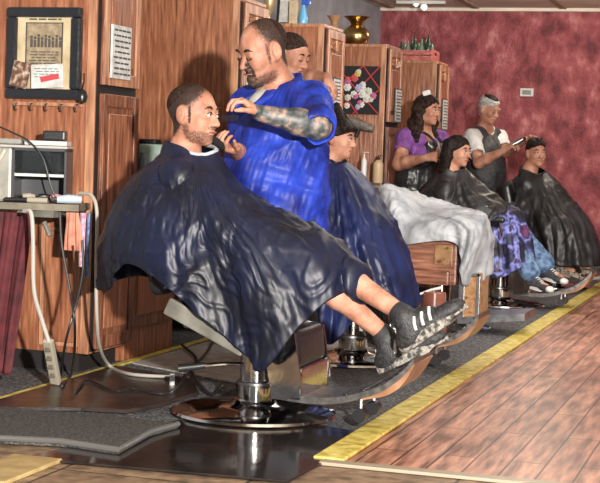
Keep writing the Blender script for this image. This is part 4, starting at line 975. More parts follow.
for k, (a, t_, u_) in enumerate((sU, sL)):
    Fs = Field(a - .25, a + .27, .005); Rr = shoe(Fs, a + u_ * .0, t_, u_, 1.13)
    sh = fobj('trainer', Fs, trainer, p1)
    obj('sole', sole_mesh(a, Rr, 1.08, .036, .104, True, 1.08), tread, sh, smooth=True)
    lat_ = Rr[:, 1]; side = -1 if lat_[1] > 0 else 1
    b = BM()
    for q in range(3):
        x = .035 + .034 * q
        pts = [a + t_ * (x + .006) - u_ * .018 + lat_ * side * .036, a + t_ * (x - .004) - u_ * .038 + lat_ * side * .048, a + t_ * (x - .012) - u_ * .064 + lat_ * side * .051]
        tube(b, pts, .0065, 6)
    obj('stripes', b, silver, sh, label='three silver side stripes')
    b = BM()
    for q in range(5):
        c = a + t_ * (.045 + .02 * q) - u_ * (.006 + .0075 * q)
        tube(b, [c - lat_ * .022, c + u_ * .006, c + lat_ * .022], .004, 6)
    obj('laces', b, black_plastic, sh)
    obj('heel_tab', tube(BM(), [a - t_ * .055 - u_ * .07, a - t_ * .05 - u_ * .02], .012, 8), silver, sh, smooth=True)
    kk = (kU, kL)[k]; dd = nrm(kk - a)
    obj('sock', tube(BM(), [a - u_ * .01, a + u_ * .012 + dd * .01, a + u_ * .015 + dd * .035], [.048, .045, .038], 20), black_cloth, p1, smooth=True)
M1 = mer([
 [(217, 152, 5.66), (238, 184), (262, 203), (300, 221), (338, 243), (368, 284)],
 [(212, 154, 5.62), (228, 186, 5.55), (250, 212, 5.50), (290, 234, 5.46), (322, 262, 5.42), (333, 298, 5.42)],
 [(206, 156, 5.60), (215, 190, 5.50), (235, 220, 5.42), (262, 250, 5.38), (285, 290, 5.36), (300, 326, 5.37)],
 [(202, 156, 5.60), (208, 190, 5.48), (224, 225, 5.40), (247, 262, 5.355), (258, 315, 5.345), (262, 371, 5.365)],
 [(198, 156, 5.60), (198, 190, 5.47), (206, 225, 5.40), (222, 262, 5.385), (232, 305, 5.39), (240, 350, 5.40)],
 [(192, 155, 5.60), (186, 185, 5.47), (184, 220, 5.40), (186, 250, 5.37), (192, 280, 5.36), (202, 318, 5.36)],
 [(187, 153, 5.61), (172, 180, 5.50), (163, 210, 5.42), (158, 235, 5.38), (157, 258, 5.36), (160, 282, 5.36)],
 [(182, 150, 5.64), (158, 170, 5.54), (145, 195, 5.46), (136, 220, 5.43), (129, 242, 5.42), (125, 264, 5.42)],
 [(178, 148, 5.68), (156, 163, 5.62), (134, 183, 5.56), (118, 217, 5.52), (109, 252, 5.50), (110, 290, 5.50)],
 [(178, 147, 5.72), (154, 163, 5.75), (131, 184, 5.78), (113, 218, 5.80), (104, 252, 5.82), (101, 285, 5.82)],
 [(184, 146, 5.76), (163, 157, 5.88), (150, 186, 6.00), (150, 225, 6.04), (152, 255, 6.04), (156, 278, 6.02)],
 [(198, 146, 5.76), (212, 172, 5.90), (225, 203, 5.98), (235, 240, 6.0), (240, 280, 6.0), (245, 320, 6.0)],
 [(212, 148, 5.72), (236, 182, 5.80), (262, 204, 5.84), (300, 225, 5.86), (327, 250, 5.86), (348, 290, 5.84)]])
F1 = F.copy(); chair_solid(F1, X1, Y1)
capesurf('barber_cape', M1, navy_cape, p1, seed=3, amp=.010, fine=.003, nth=300, ns=110, coll=F1, crumple=.013)
neck_strip(p1, M1)

# --- barber in the blue shirt
p2 = thing('person', 'bald goateed barber in a royal blue shirt with tattooed forearm', 'person', (-2.12, 6.3, 0))
F = Field((-2.62, 5.55, 0.0), (-1.70, 6.62, 1.76), .0064)
hc = A(263, 50, Y=6.12); R = frame((-.60, -.80, -.40), roll=-.05); S = 1.10
nb = A(279, 90, Y=6.24); shL = A(311, 101, Y=6.10) + V(0, 0, -.01); shR = A(248, 106, Y=6.28); che = A(281, 138, Y=6.24); pel = A(284, 205, Y=6.26)
torso(F, pel, che, nb, shL, shR, None, None, 1.05, .03)
F.cap(nb + V(0, 0, -.03), hc + R @ V(-.025, 0, -.06), .072, .068, .05)
P = head(F, hc, R, S, jaw=1.18)
elL, wrL = A(318, 126, Y=5.93), A(259, 113, Y=5.80)
limb(F, shL, elL, wrL, (.062, .052, .052, .032))
hdL = A(236, 104, Y=5.74) - wrL
tips, tt_ = hand(F, wrL, hdL + V(0, 0, .03), (-.15, -.0, -1), (-.2, -1, -.3), 1.05, (38, 48, 25), .10)
elR, wrR = A(246, 160, Y=6.22), A(237, 150, Y=5.97)
limb(F, shR, elR, wrR, (.060, .050, .048, .032))
hand(F, wrR, A(220, 146, Y=5.88) - wrR, (.3, -.3, 1), (-.3, -1, .2), 1.05, (50, 50, 30), .05)
lat = V(.84, -.54, 0)
fl = {}
for s_, nm in ((1, 'L'), (-1, 'R')):
    hip = pel + lat * .10 * s_ + V(0, 0, -.05); kn = V(hip[0] + .0, hip[1] + .03, .46); an = V(kn[0] + .02, kn[1] + .04, .09); fl[nm] = (hip, kn, an)
    limb(F, hip, kn, an, (.095, .062, .062, .042)); F.cap(an - V(0, 0, .045), an + V(-.08, -.12, -.05), .036, .028, .03)
bo = fobj('body', F, skin, p2)
tint(bo, [(hc + R @ V(-.045, 0, .065) * S, V(.090, .12, .085) * S, R, .72), (hc + R @ V(-.075, 0, .0) * S, V(.062, .12, .09) * S, R, .85), (hc + R @ V(.028, 0, -.005) * S, V(.010, .12, .055) * S, R, .5), (hc + R @ V(-.004, 0, -.006) * S, V(.028, .16, .048) * S, R, -1.0),
          (hc + R @ V(.035, 0, -.095) * S, V(.05, .09, .035) * S, R, .42), (hc + R @ V(.085, 0, -.06) * S, V(.034, .032, .05) * S, R, .8)])
reg = F.blank(); reg.ell(hc + R @ V(-.065, 0, .045) * S, V(.072, .072, .075) * S, R)
fobj('hair', F.shell(.0012, reg), hair_buzz, p2)
reg = F.blank(); reg.ell(hc + R @ V(.072, 0, -.105) * S, V(.034, .034, .042) * S, R); 
gb = F.shell(.009, reg); gb.wrinkle(.004, 160, 2); fobj('goatee', gb, mat('goatee', (.03, .016, .011), .8, var=(.14, .08, .055), vscale=60, bump=.7, bscale=100), p2)
reg = F.blank(); reg.ell(hc + R @ V(.095, 0, -.053) * S, V(.016, .034, .010) * S, R); 
fobj('moustache', F.shell(.003, reg), mat('goatee', (0, 0, 0)), p2)
face_bits(p2, P, R, S, hair_buzz, closed=True)
reg = F.blank(); reg.cap(mix(elL, wrL, .12), mix(elL, wrL, .97), .085, .06)
tattoo = mat('tattoo_ink', (.035, .045, .05), .5, var=[(.11, .11, .11), (.36, .23, .17)], vscale=30, lo=.38, hi=.68, detail=3)
fobj('tattoo', F.shell(.0012, reg), tattoo, p2)
# shirt
C = Field((-2.62, 5.55, .55), (-1.70, 6.62, 1.55), .0064)
torso(C, pel + V(0, 0, .06), che, nb, shL, shR, None, None, 1.20, .05)
C.cap(che, pel + V(0, 0, -.16), .19, .205, .08); C.ell(mix(pel, che, .35) + V(-.06, -.10, 0), (.17, .17, .20), None, .06)
for a_, b_, n_ in ((shL, elL, 'L'), (shR, elR, 'R')): C.cap(a_, mix(a_, b_, .95), .082, .078, .05)
C.wrinkle(.020, 15, 4, (1, 1, .7)); C.wrinkle(.007, 38, 9, (1, 1, .8))
C.half(pel + V(0, 0, -.22), (0, 0, -1))
for a_, b_ in ((shL, elL), (shR, elR)):
    d_ = nrm(b_ - a_); C.cap(mix(a_, b_, .80), b_ + d_ * .10, .060, .060, .004, 's')
C.cap(nb + V(-.01, -.02, -.02), hc + R @ V(0, 0, -.05), .075, .085, .012, 's')
C.cap(nb + V(-.075, -.105, -.02), nb + V(-.10, -.14, -.085), .035, .018, .012, 's')
shirt = fobj('shirt', C, blue_shirt, p2)
Cc = Field(nb - .24, nb + .24, .005)               # collar
def arc(a0, a1, r, zc, tilt, n=10):
    f_ = nrm(V(-.60, -.80, 0)); l_ = V(f_[1] * -1, f_[0], 0) * -1
    return [nb + V(.0, .0, zc) + (f_ * math.cos(q) + l_ * math.sin(q)) * r + V(0, 0, -tilt * (1 + math.cos(q)) * .5) for q in np.linspace(a0, a1, n)]
for sg in (1, -1):
    for dz, rr_ in ((0.03, .098), (.050, .092), (0.008, .110)):
        a_ = arc(.45 * sg, math.pi * sg, rr_, .02 + dz, .07)
        for i in range(len(a_) - 1): Cc.cap(a_[i], a_[i + 1], .009, .009, .012)
    tip = arc(.42 * sg, .6 * sg, .185, -.01, .07, 2)[0]
    for q in arc(.42 * sg, 1.0 * sg, .105, .045, .07, 5): Cc.cap(q, tip, .010, .008, .012)
fobj('collar', Cc, blue_shirt, shirt)
T = F.blank(); T.cap(nb + V(-.0, -.01, -.05), nb + V(-.0, -.0, -.005), .088, .078, .02); T.cap(nb + V(-.06, -.09, -.07), nb + V(-.03, -.04, -.02), .05, .05, .03); fobj('undershirt', T, mat('grey_tee', (.30, .29, .26), .8, var=(.42, .4, .37), vscale=20), p2)
b = BM()
c = mix(che, shL, .45) + V(-.10, -.17, .0)
obj('trousers', (lambda q: q.mesh())((lambda q: ([limb(q, fl[n][0], fl[n][1], fl[n][2], (.100, .08, .075, .07)) for n in 'LR'], q.ell(pel + V(0, 0, -.05), (.11, .12, .10), None, .05), q.half(V(0, 0, .09), (0, 0, -1)), q)[-1])(F.blank())), black_cloth, p2, smooth='all')
for n in 'LR':
    a = fl[n][2]; t_ = nrm(V(-.55, -.83, 0)); Fs = Field(a - .25, a + .27, .007); Rr = shoe(Fs, a + V(0, 0, .005), t_, (0, 0, 1)); sh = fobj('shoe', Fs, black_cloth, p2); obj('sole', sole_mesh(a, Rr, 1, .02, .089), black_plastic, sh)
# clipper and comb in his hands
q0 = A(212, 150, Y=5.87); q1 = A(226, 140, Y=5.84)
t = thing('hair_clipper', 'black clipper in the right hand of the barber in blue', 'clipper', q0)
obj('body', tube(BM(), spline([A(206, 137, Y=5.80), A(215, 142, Y=5.84), A(224, 148, Y=5.88)], 4), [.014] + [.021] * 7 + [.016], 12), black_plastic, t, smooth=True)
obj('blade', tube(BM(), [A(203, 135, Y=5.785), A(206, 137, Y=5.80)], [.010, .013], 8), steel, t)
t = thing('comb', 'small black comb between the fingers of the barber in blue', 'comb', tips[1])
b = BM(); c0, c1 = A(238, 116, Y=5.72), A(221, 117, Y=5.72); d_ = nrm(c1 - c0)
tube(b, [c0, c1], .004, 6)
for k in range(14): q = mix(c0, c1, k / 13); tube(b, [q, q + V(0, 0, -.018)], .0012, 4)
obj('comb_body', b, black_plastic, t)

# --- second barber behind
p3 = thing('person', 'buzz cut barber half hidden behind the barber in the blue shirt', 'person', (-2.4, 8.0, 0))
F = Field((-2.90, 7.2, 0.0), (-1.80, 8.35, 1.85), .0085)
hc = A(291, 55, Y=7.95); R = frame((.93, -.25, -.30)); nb = hc + V(-.09, .0, -.20)
che = nb + V(-.03, .02, -.22); pel = che + V(.0, .02, -.38)
lat = V(.25, .93, 0); shR = nb - lat * .18 + V(0, 0, -.04); shL = nb + lat * .18 + V(0, 0, -.04)
torso(F, pel, che, nb, shL, shR, None, None, 1.0); F.cap(nb, hc - V(.02, 0, .06), .062, .06, .04); P = head(F, hc, R, 1.0)
elR, wrR = A(308, 78, Y=7.66), A(327, 78, Y=7.5); 
limb(F, shR, elR, wrR, (.052, .044, .042, .028)); hand(F, wrR, A(336, 92, Y=7.48) - wrR, (-.8, 0, -.6), (0, -1, 0), .98, (30, 35, 20))
elL, wrL = A(306, 118, Y=8.1), A(322, 112, Y=7.8); limb(F, shL, elL, wrL, (.052, .044, .042, .028)); hand(F, wrL, (1, -.5, .2), (0, 0, -1), (0, -1, 0), .98)
for s_ in (1, -1):
    hip = pel + lat * .09 * s_; kn = V(hip[0] + .02, hip[1], .46); an = V(hip[0], hip[1], .09); limb(F, hip, kn, an, (.09, .06, .06, .04)); F.cap(an - V(0, 0, .045), an + V(.14, -.04, -.05), .036, .028, .03)
fobj('body', F, skin, p3)
reg = F.blank(); reg.ell(hc + R @ V(-.03, 0, .062), V(.108, .1, .075), R); reg.ell(hc + R @ V(-.06, 0, .0), V(.065, .1, .08), R, .02); fobj('hair', F.shell(.004, reg), hair_buzz, p3)
face_bits(p3, P, R, 1.0, hair_buzz, closed=True)
C = F.blank(); torso(C, pel, che, nb, shL, shR, None, None, 1.12); C.cap(che, pel, .15, .15, .06); C.cap(shR, mix(shR, elR, .5), .066, .066, .04); C.cap(shL, mix(shL, elL, .5), .066, .066, .04); C.wrinkle(.008, 18, 3); C.half(nb + V(0, 0, .035), (0, 0, 1)); C.half(pel - V(0, 0, .1), (0, 0, -1)); fobj('shirt', C, black_cloth, p3)
def trousers(F, pel, lat, m, root, top=.0, r=(.105, .08, .075, .065)):
    C = F.blank()
    for s_ in (1, -1):
        hip = pel + lat * .09 * s_; kn = V(hip[0] + .02, hip[1], .46); an = V(hip[0], hip[1], .09); limb(C, hip, kn, an, r)
        Fs = Field(an - .24, an + .26, .009); Rr = shoe(Fs, an + V(0, 0, .005), (1, -.1, 0), (0, 0, 1)); sh = fobj('shoe', Fs, black_cloth, root); obj('sole', sole_mesh(an, Rr, 1, .02, .089), black_plastic, sh)
    C.ell(pel, (.14, .17, .12), None, .05); C.half(V(0, 0, .075), (0, 0, -1)); C.half(pel + V(0, 0, .1), (0, 0, 1)); fobj('trousers', C, m, root)
trousers(F, pel, lat, black_cloth, p3)

# --- seated clients under capes (shared builder for the hidden body)
def seated(root, lo, hi, v, hc, R, S, seat, knees, ankles, toe, neckr=.052, g=.85, jaw=1.0, wrist=None):
    F = Field(lo, hi, v); nb = hc + V(-.045, 0, -.175 * S); pel = V(*seat); che = mix(pel, nb, .6)
    sh = [nb + V(-.01, .10 * g / .85 * s_, -.10) for s_ in (1, -1)]
    torso(F, pel, che, nb, sh[0], sh[1], None, None, g); F.cap(nb, hc - V(.02, 0, .06) * S, neckr, neckr, .04); P = head(F, hc, R, S, jaw=jaw)
    for s_, k_, a_ in zip((1, -1), knees, ankles):
        limb(F, pel + V(.02, .09 * s_, -.02), k_, a_, (.08, .055, .05, .036)); F.cap(a_ - V(0, 0, .04), a_ + nrm(toe) * .13 - V(0, 0, .05), .032, .026, .03)
        e_ = nb + V(.07, .10 * s_, -.28); w_ = pel + V(.14, .05 * s_, .12); limb(F, sh[0 if s_ > 0 else 1], e_, w_, (.040, .036, .034, .024)); hand(F, w_, (1, -.2 * s_, 0), (0, 0, -1), (0, -s_, 0), .85)
    fobj('body', F, skin, root); return F, P, nb, pel

# boy in the second chair
p4 = thing('person', 'boy with black hair held up, seated under a blue cape', 'person', (X2, Y2, .5))
hc = A(338, 138, Y=7.5); R = frame((1, -.12, -.08)); S = .86
an = [A(376, 312, Y=7.56), A(372, 314, Y=7.40)]
F, P, nb, pel = seated(p4, (-2.7, 7.05, .15), (-1.3, 7.95, 1.42), .0085, hc, R, S, (-2.20, 7.5, .60), [A(384, 246, Y=7.6), A(380, 250, Y=7.40)], an, (1, 0, .1), g=.75)
face_bits(p4, P, R, S, hair_dk)
for a in an:
    Fs = Field(a - .24, a + .26, .008); Rr = shoe(Fs, a, (1, 0, .1), (0, 0, 1), .92); sh = fobj('shoe', Fs, black_cloth, p4); obj('sole', sole_mesh(a, Rr, .94, .024, .09), mat('white_rubber', (.62, .62, .60), .5), sh, smooth=True)
reg = F.blank(); reg.ell(hc + R @ V(-.03, 0, .058) * S, V(.12, .11, .082) * S, R); reg.ell(hc + R @ V(-.06, 0, -.005) * S, V(.066, .11, .085) * S, R, .02)
H = F.shell(.009, reg)
for k in range(26):
    a_ = random.uniform(-.07, .07); x_ = random.uniform(-.09, .08); q0 = hc + R @ V(x_, a_, .10 - abs(a_) * .4 - abs(x_) * .25) * S; q1 = A(336 + random.uniform(-2, 3), 103, Y=7.48)
    H.cap(q0, mix(q0, q1, random.uniform(.5, 1.0)), .016, .007, .01)
for k in range(9):
    a_ = -.075 + k * .0187; H.cap(hc + R @ V(.070, a_ * .9, .078) * S, hc + R @ V(.088 - abs(a_) * .3, a_ * .95, .030 + .009 * (k % 3)) * S, .009, .004, .006)
H.wrinkle(.004, 120, 3); fobj('hair', H, hair_dk, p4)
M2 = mer([
 [(345, 161, 7.5), (358, 173), (379, 200), (396, 232), (408, 268), (418, 305)],
 [(342, 163, 7.46), (351, 181, 7.38), (366, 212, 7.30), (381, 245, 7.26), (394, 278, 7.24), (404, 310, 7.24)],
 [(339, 164, 7.44), (342, 185, 7.34), (350, 220, 7.25), (359, 252, 7.2), (366, 276, 7.2), (373, 298, 7.2)],
 [(336, 164, 7.43), (334, 188, 7.33), (334, 225, 7.24), (334, 262, 7.2), (333, 300, 7.2), (330, 345, 7.2)],
 [(332, 162, 7.43), (324, 187, 7.34), (317, 220, 7.26), (311, 255, 7.22), (308, 285, 7.22), (307, 312, 7.22)],
 [(328, 160, 7.46), (312, 180, 7.40), (300, 205, 7.34), (290, 235, 7.3), (284, 262, 7.3), (282, 285, 7.3)],
 [(326, 157, 7.5), (306, 172), (290, 195), (278, 225), (272, 250), (272, 275)],
 [(330, 155, 7.56), (318, 170, 7.65), (312, 200, 7.74), (310, 230, 7.76), (312, 258, 7.76), (315, 280, 7.76)],
 [(338, 156, 7.57), (348, 171, 7.68), (358, 200, 7.74), (366, 235, 7.76), (370, 265, 7.76), (374, 290, 7.76)],
 [(343, 158, 7.54), (356, 172, 7.60), (376, 200, 7.66), (394, 232, 7.68), (405, 266, 7.68), (412, 297, 7.68)]])
FC = F.copy(); chair_solid(FC, X2, Y2)
capesurf('barber_cape', M2, blue_cape, p4, seed=11, coll=FC, crumple=.012, amp=.020, fine=.003); neck_strip(p4, M2, .006, navy_cape)

# girl in the fourth chair
p5 = thing('person', 'girl with long black hair in black cape, tie dye top and jeans', 'person', (X4, Y4, .5))
hc = A(458, 151, Y=11.05); R = frame((.92, -.42, -.05)); S = .93
toeG = V(.82, -.5, -.12)
s1 = sole_to_ankle(A(523, 285, Y=10.95), A(553, 294, Y=10.80), (.4, 1, 0), .95); s2 = sole_to_ankle(A(538, 276, Y=11.16), A(564, 285, Y=11.02), (.4, 1, 0), .95)
an = [s2[0], s1[0]]; kn = [A(512, 226, Y=11.16), A(505, 230, Y=10.98)]
F, P, nb, pel = seated(p5, (-2.75, 10.55, .02), (-1.15, 11.6, 1.32), .0085, hc, R, S, (-2.05, 11.07, .58), kn, an, toeG, .045, .78)
face_bits(p5, P, R, S, hair_dk)
reg = F.blank(); reg.ell(hc + R @ V(-.03, 0, .058) * S, V(.115, .12, .085) * S, R); reg.ell(hc + R @ V(-.06, 0, -.02) * S, V(.075, .13, .10) * S, R, .02)
H = F.shell(.010, reg)
for k in range(12):
    u = -1.9 + k * 3.8 / 11; q = [hc + R @ V(-.03 + -.055 * math.cos(u), .088 * math.sin(u), .06) * S, hc + R @ V(-.035 - .06 * math.cos(u), .105 * math.sin(u), -.05) * S, hc + R @ V(-.05 - .05 * math.cos(u), .10 * math.sin(u), -.17) * S, hc + R @ V(-.05 - .03 * math.cos(u), .085 * math.sin(u), -.24) * S]
    H.chain(q, [.03, .03, .026, .012], .015)
H.wrinkle(.004, 90, 5, (1, 1, .2)); fobj('hair', H, hair_dk, p5)
den = F.blank()
for s_, k_, a_ in zip((1, -1), kn, an): limb(den, pel + V(.02, .09 * s_, -.02), k_, mix(a_, k_, .10), (.10, .075, .075, .080))
den.wrinkle(.005, 40, 2); fobj('jeans', den, jeans, p5)
canvas = mat('black_canvas', (.02, .02, .023), .8, var=(.06, .06, .07), vscale=40); white_rub = mat('white_rubber', (.62, .62, .60), .5)
for a, t_, u_ in (s1, s2):
    Fs = Field(a - .24, a + .26, .0065); Rr = shoe(Fs, a, t_, u_, .95); sh = fobj('sneaker', Fs, canvas, p5)
    obj('sole', sole_mesh(a, Rr, .96, .032, .092), white_rub, sh, smooth=True, label='white rubber sole')
    c = a - u_ * .058 + t_ * .178; b = BM(); bmesh.ops.create_icosphere(b, subdivisions=3, radius=1, matrix=Matrix.Translation(Vector(c)) @ Matrix([list(r) for r in Rr]).to_4x4() @ Matrix.Diagonal((.030, .038, .024, 1))); obj('toe_cap', b, white_rub, sh, smooth='all')
    b = BM()
    for q in range(5):
        c = a + t_ * (.05 + .02 * q) - u_ * (.004 + .008 * q); tube(b, [c - Rr[:, 1] * .02, c + u_ * .006, c + Rr[:, 1] * .02], .0045, 6)
    obj('laces', b, white_rub, sh)
M4 = mer([
 [(465, 169, 11.05), (476, 180), (488, 190), (498, 198), (505, 205), (510, 212)],
 [(462, 171, 11.0), (469, 185, 10.92), (478, 197, 10.85), (487, 205, 10.8), (493, 211, 10.78), (497, 217, 10.78)],
 [(457, 172, 11.0), (458, 188, 10.9), (461, 203, 10.82), (464, 213, 10.78), (466, 224, 10.78), (467, 236, 10.78)],
 [(452, 172, 11.0), (444, 187, 10.92), (438, 203, 10.86), (434, 217, 10.84), (431, 232, 10.84), (430, 248, 10.84)],
 [(448, 169, 11.03), (435, 180, 11.0), (424, 194), (416, 210), (412, 225), (410, 242)],
 [(449, 167, 11.1), (437, 176, 11.2), (428, 190, 11.28), (422, 205, 11.3), (420, 222, 11.3), (419, 238, 11.3)],
 [(456, 165, 11.13), (463, 177, 11.25), (469, 189, 11.3), (473, 200, 11.32), (477, 213, 11.32), (480, 226, 11.32)],
 [(463, 167, 11.1), (475, 179, 11.18), (486, 190, 11.2), (495, 199, 11.2), (502, 207, 11.2), (507, 216, 11.2)]])
FC = F.copy(); chair_solid(FC, X4, Y4)
capesurf('barber_cape', M4, black_cape, p5, seed=21, coll=FC, crumple=.012, amp=.022, fine=.003, nth=160, ns=60); neck_strip(p5, M4, .006, black_cape)
tie = mat('tie_dye_fabric', (.012, .012, .02), .6, var=[(.015, .015, .03), (.03, .03, .10), (.22, .24, .62), (.03, .02, .06), (.14, .04, .12)], vscale=7, lo=.38, hi=.68, bump=.4, bscale=14, detail=7)
M4b = mer([
 [(508, 203, 11.05), (519, 211), (525, 226), (529, 243), (531, 257)],
 [(505, 205, 11.0), (512, 217, 10.86), (517, 235, 10.81), (520, 252, 10.8), (522, 266, 10.8)],
 [(500, 206, 10.98), (499, 221, 10.84), (500, 240, 10.8), (501, 258, 10.8), (502, 277, 10.8)],
 [(496, 206, 10.98), (489, 219, 10.85), (486, 240, 10.83), (485, 260, 10.83), (486, 277, 10.83)],
 [(494, 204, 11.03), (485, 211, 11.03), (482, 235), (482, 255), (483, 270)],
 [(499, 202, 11.12), (500, 209, 11.3), (503, 230, 11.32), (506, 250, 11.32), (508, 264, 11.32)]])
capesurf('tie_dye_skirt', M4b, tie, p5, closed=True, coll=FC, seed=5, amp=.018, fine=.003, nth=120, ns=50)

# client by the red wall
p6 = thing('person', 'smiling client under a black cape against the red wall, hair held up', 'person', (X5, Y5, .5))
hc = A(536, 153, Y=12.96); R = frame((.55, -.83, .0), roll=.04); S = .98
s3 = sole_to_ankle(A(552, 272, Y=12.72), A(578, 279, Y=12.58), (.4, 1, 0), 1.0); s4 = sole_to_ankle(A(568, 270, Y=12.95), A(592, 275, Y=12.82), (.4, 1, 0), 1.0)
kn = [A(576, 226, Y=12.95), A(558, 230, Y=12.78)]
hips = A(545, 225, Y=12.98)
F, P, nb, pel = seated(p6, (-2.6, 12.3, .0), (-.95, 13.4, 1.46), .0085, hc, R, S, hips, kn, [s4[0], s3[0]], (.8, -.55, 0), .055, .85, 1.12)
face_bits(p6, P, R, S, hair_dk)
reg = F.blank(); reg.ell(hc + R @ V(-.035, 0, .065) * S, V(.115, .1, .075) * S, R); reg.ell(hc + R @ V(-.065, 0, .01) * S, V(.06, .1, .07) * S, R, .02)
H = F.shell(.008, reg)
for k in range(40):
    a_ = random.uniform(-.065, .065); x_ = random.uniform(-.08, .075); q0 = hc + R @ V(x_, a_, .105 - abs(a_) * .4 - abs(x_) * .3) * S; H.cap(q0, q0 + V(random.uniform(-.02, .02), random.uniform(-.02, .02), random.uniform(.02, .055)), .012, .005, .008)
fobj('hair', H, hair_dk, p6)
camo = mat('camouflage_fabric', (.07, .06, .05), .8, var=[(.20, .16, .12), (.42, .37, .30), (.05, .05, .05)], vscale=28, lo=.35, hi=.65, detail=2)
C = F.blank()
for s_, k_, a_ in zip((1, -1), kn, [s4[0], s3[0]]): limb(C, pel + V(.02, .09 * s_, -.02), k_, mix(a_, k_, .12), (.10, .08, .08, .08))
C.wrinkle(.005, 40, 7); fobj('trousers', C, camo, p6)
for a, t_, u_ in (s3, s4):
    Fs = Field(a - .25, a + .28, .008); Rr = shoe(Fs, a, t_, u_, 1.0); sh = fobj('shoe', Fs, camo, p6); obj('sole', sole_mesh(a, Rr, 1, .024, .092), mat('tan_rubber', (.3, .24, .17), .6), sh, smooth=True)
M5 = mer([
 [(546, 172, 12.95), (557, 182, 12.92), (573, 202, 12.88), (587, 221, 12.84), (595, 243, 12.82), (598, 266, 12.82)],
 [(542, 174, 12.92), (551, 190, 12.8), (563, 211, 12.7), (573, 226, 12.62), (579, 246, 12.58), (582, 266, 12.58)],
 [(537, 175, 12.9), (541, 192, 12.78), (549, 211, 12.66), (556, 224, 12.58), (558, 244, 12.55), (558, 266, 12.55)],
 [(533, 174, 12.9), (531, 192, 12.78), (533, 211, 12.7), (536, 224, 12.64), (541, 238, 12.62), (547, 253, 12.6)],
 [(529, 172, 12.92), (519, 188, 12.82), (514, 206, 12.78), (513, 220, 12.78), (515, 233, 12.78), (519, 245, 12.78)],
 [(528, 169, 12.97), (513, 180, 13.0), (504, 197), (501, 214), (501, 229), (504, 242)],
 [(533, 167, 13.04), (529, 178, 13.2), (527, 200, 13.3), (528, 220, 13.3), (530, 240, 13.3), (532, 254, 13.3)],
 [(541, 169, 13.02), (552, 180, 13.14), (567, 200, 13.2), (581, 220, 13.2), (589, 242, 13.2), (593, 263, 13.2)]])
FC = F.copy(); chair_solid(FC, X5, Y5)
capesurf('barber_cape', M5, black_cape, p6, seed=31, coll=FC, crumple=.012, amp=.020, fine=.003, nth=160, ns=60); neck_strip(p6, M5, .006, black_cape)

# --- woman in purple
p7 = thing('person', 'woman with dark wavy hair, purple top and black apron holding a comb', 'person', (-2.73, 11.75, 0))
F = Field((-3.2, 11.05, 0.0), (-2.25, 12.15, 1.72), .0088)
hc = A(428, 110, Y=11.65); R = frame((.90, -.42, -.06)); S = .96
nb = A(422, 131, Y=11.72); shR = A(406, 138, Y=11.58); shL = A(439, 139, Y=11.85); che = A(420, 155, Y=11.72); pel = A(412, 200, Y=11.75)
torso(F, pel, che, nb, shL, shR, None, None, 1.0, .01); F.cap(nb, hc + V(-.02, 0, -.06), .052, .05, .04); P = head(F, hc, R, S, jaw=.95)
for s_ in (1, -1): F.ell(che + V(.08, -.06, -.0) + V(.40, .75, 0) * .08 * s_, (.075, .075, .075), None, .04)
elR, wrR = A(399, 164, Y=11.40), A(426, 158, Y=11.26); elL, wrL = A(447, 168, Y=11.66), A(440, 157, Y=11.40)
limb(F, shR, elR, wrR, (.060, .050, .048, .028)); hand(F, wrR, A(438, 156, Y=11.22) - wrR, (.3, .6, -.4), (0, 0, 1), .95, (50, 55, 40))
limb(F, shL, elL, wrL, (.055, .046, .044, .027)); hand(F, wrL, V(-.1, -.5, .7), (.6, -.3, .2), (-1, 0, 0), .95, (30, 35, 30))
lat = V(.42, .90, 0)
for s_ in (1, -1):
    hip = pel + lat * .09 * s_; kn_ = V(hip[0] + .02, hip[1], .46); an_ = V(hip[0], hip[1], .09); limb(F, hip, kn_, an_, (.095, .06, .058, .038)); F.cap(an_ - V(0, 0, .045), an_ + V(.13, -.05, -.05), .034, .026, .03)
fobj('body', F, skin, p7); face_bits(p7, P, R, S, hair_dk)
reg = F.blank(); reg.ell(hc + R @ V(-.035, 0, .06) * S, V(.118, .12, .085) * S, R)
H = F.shell(.012, reg); H.ell(hc + R @ V(-.062, 0, .01) * S, V(.070, .085, .10) * S, R, .03)
for k in range(16):
    u = -2.05 + k * 4.1 / 15; q = []
    for j in range(7):
        z = .05 - j * .052; w_ = .010 * math.sin(j * 2.1 + k); q.append(hc + R @ V(-.035 - (.062 + .007 * j) * math.cos(u) + w_, (.080 + .009 * j) * math.sin(u) + w_, z) * S)
    H.chain(q, [.02, .026, .021, .029, .022, .027, .012], .008)
H.wrinkle(.008, 75, 5); fobj('hair', H, mat('brown_black_hair', (.008, .005, .004), .55, bump=.8, bscale=45, var=(.04, .022, .017), spec=0.15, vscale=30), p7)
q = hc + R @ V(-.005, -.03, .135) * S
t = thing('hair_clip', 'white hair clip on top of the wavy haired woman', 'hair clip', q)
obj('clip_body', box(BM(), q - V(.03, .02, .018), q + V(.03, .02, .022), .008, Matrix.Rotation(-.3, 3, 'Y')), white_rub, t)
C = F.blank(); torso(C, pel, che, nb, shL, shR, None, None, 1.10, .02)
for s_ in (1, -1): C.ell(che + V(.085, -.062, -.0) + V(.40, .75, 0) * .08 * s_, (.082, .082, .085), None, .04)
C.cap(shR, mix(shR, elR, .45), .076, .072, .04); C.cap(shL, mix(shL, elL, .4), .072, .066, .04); C.wrinkle(.005, 30, 8)
C.half(pel + V(0, 0, .02), (0, 0, -1)); C.cap(nb + V(.03, -.02, .02), nb + V(.12, -.06, -.06), .072, .05, .01, 's'); C.cap(nb, nb + V(0, 0, .1), .08, .09, .01, 's')
C.cap(mix(shR, elR, .42), elR, .062, .062, .004, 's'); C.cap(mix(shL, elL, .38), elL, .056, .056, .004, 's'); top_ = fobj('purple_top', C, purple, p7)
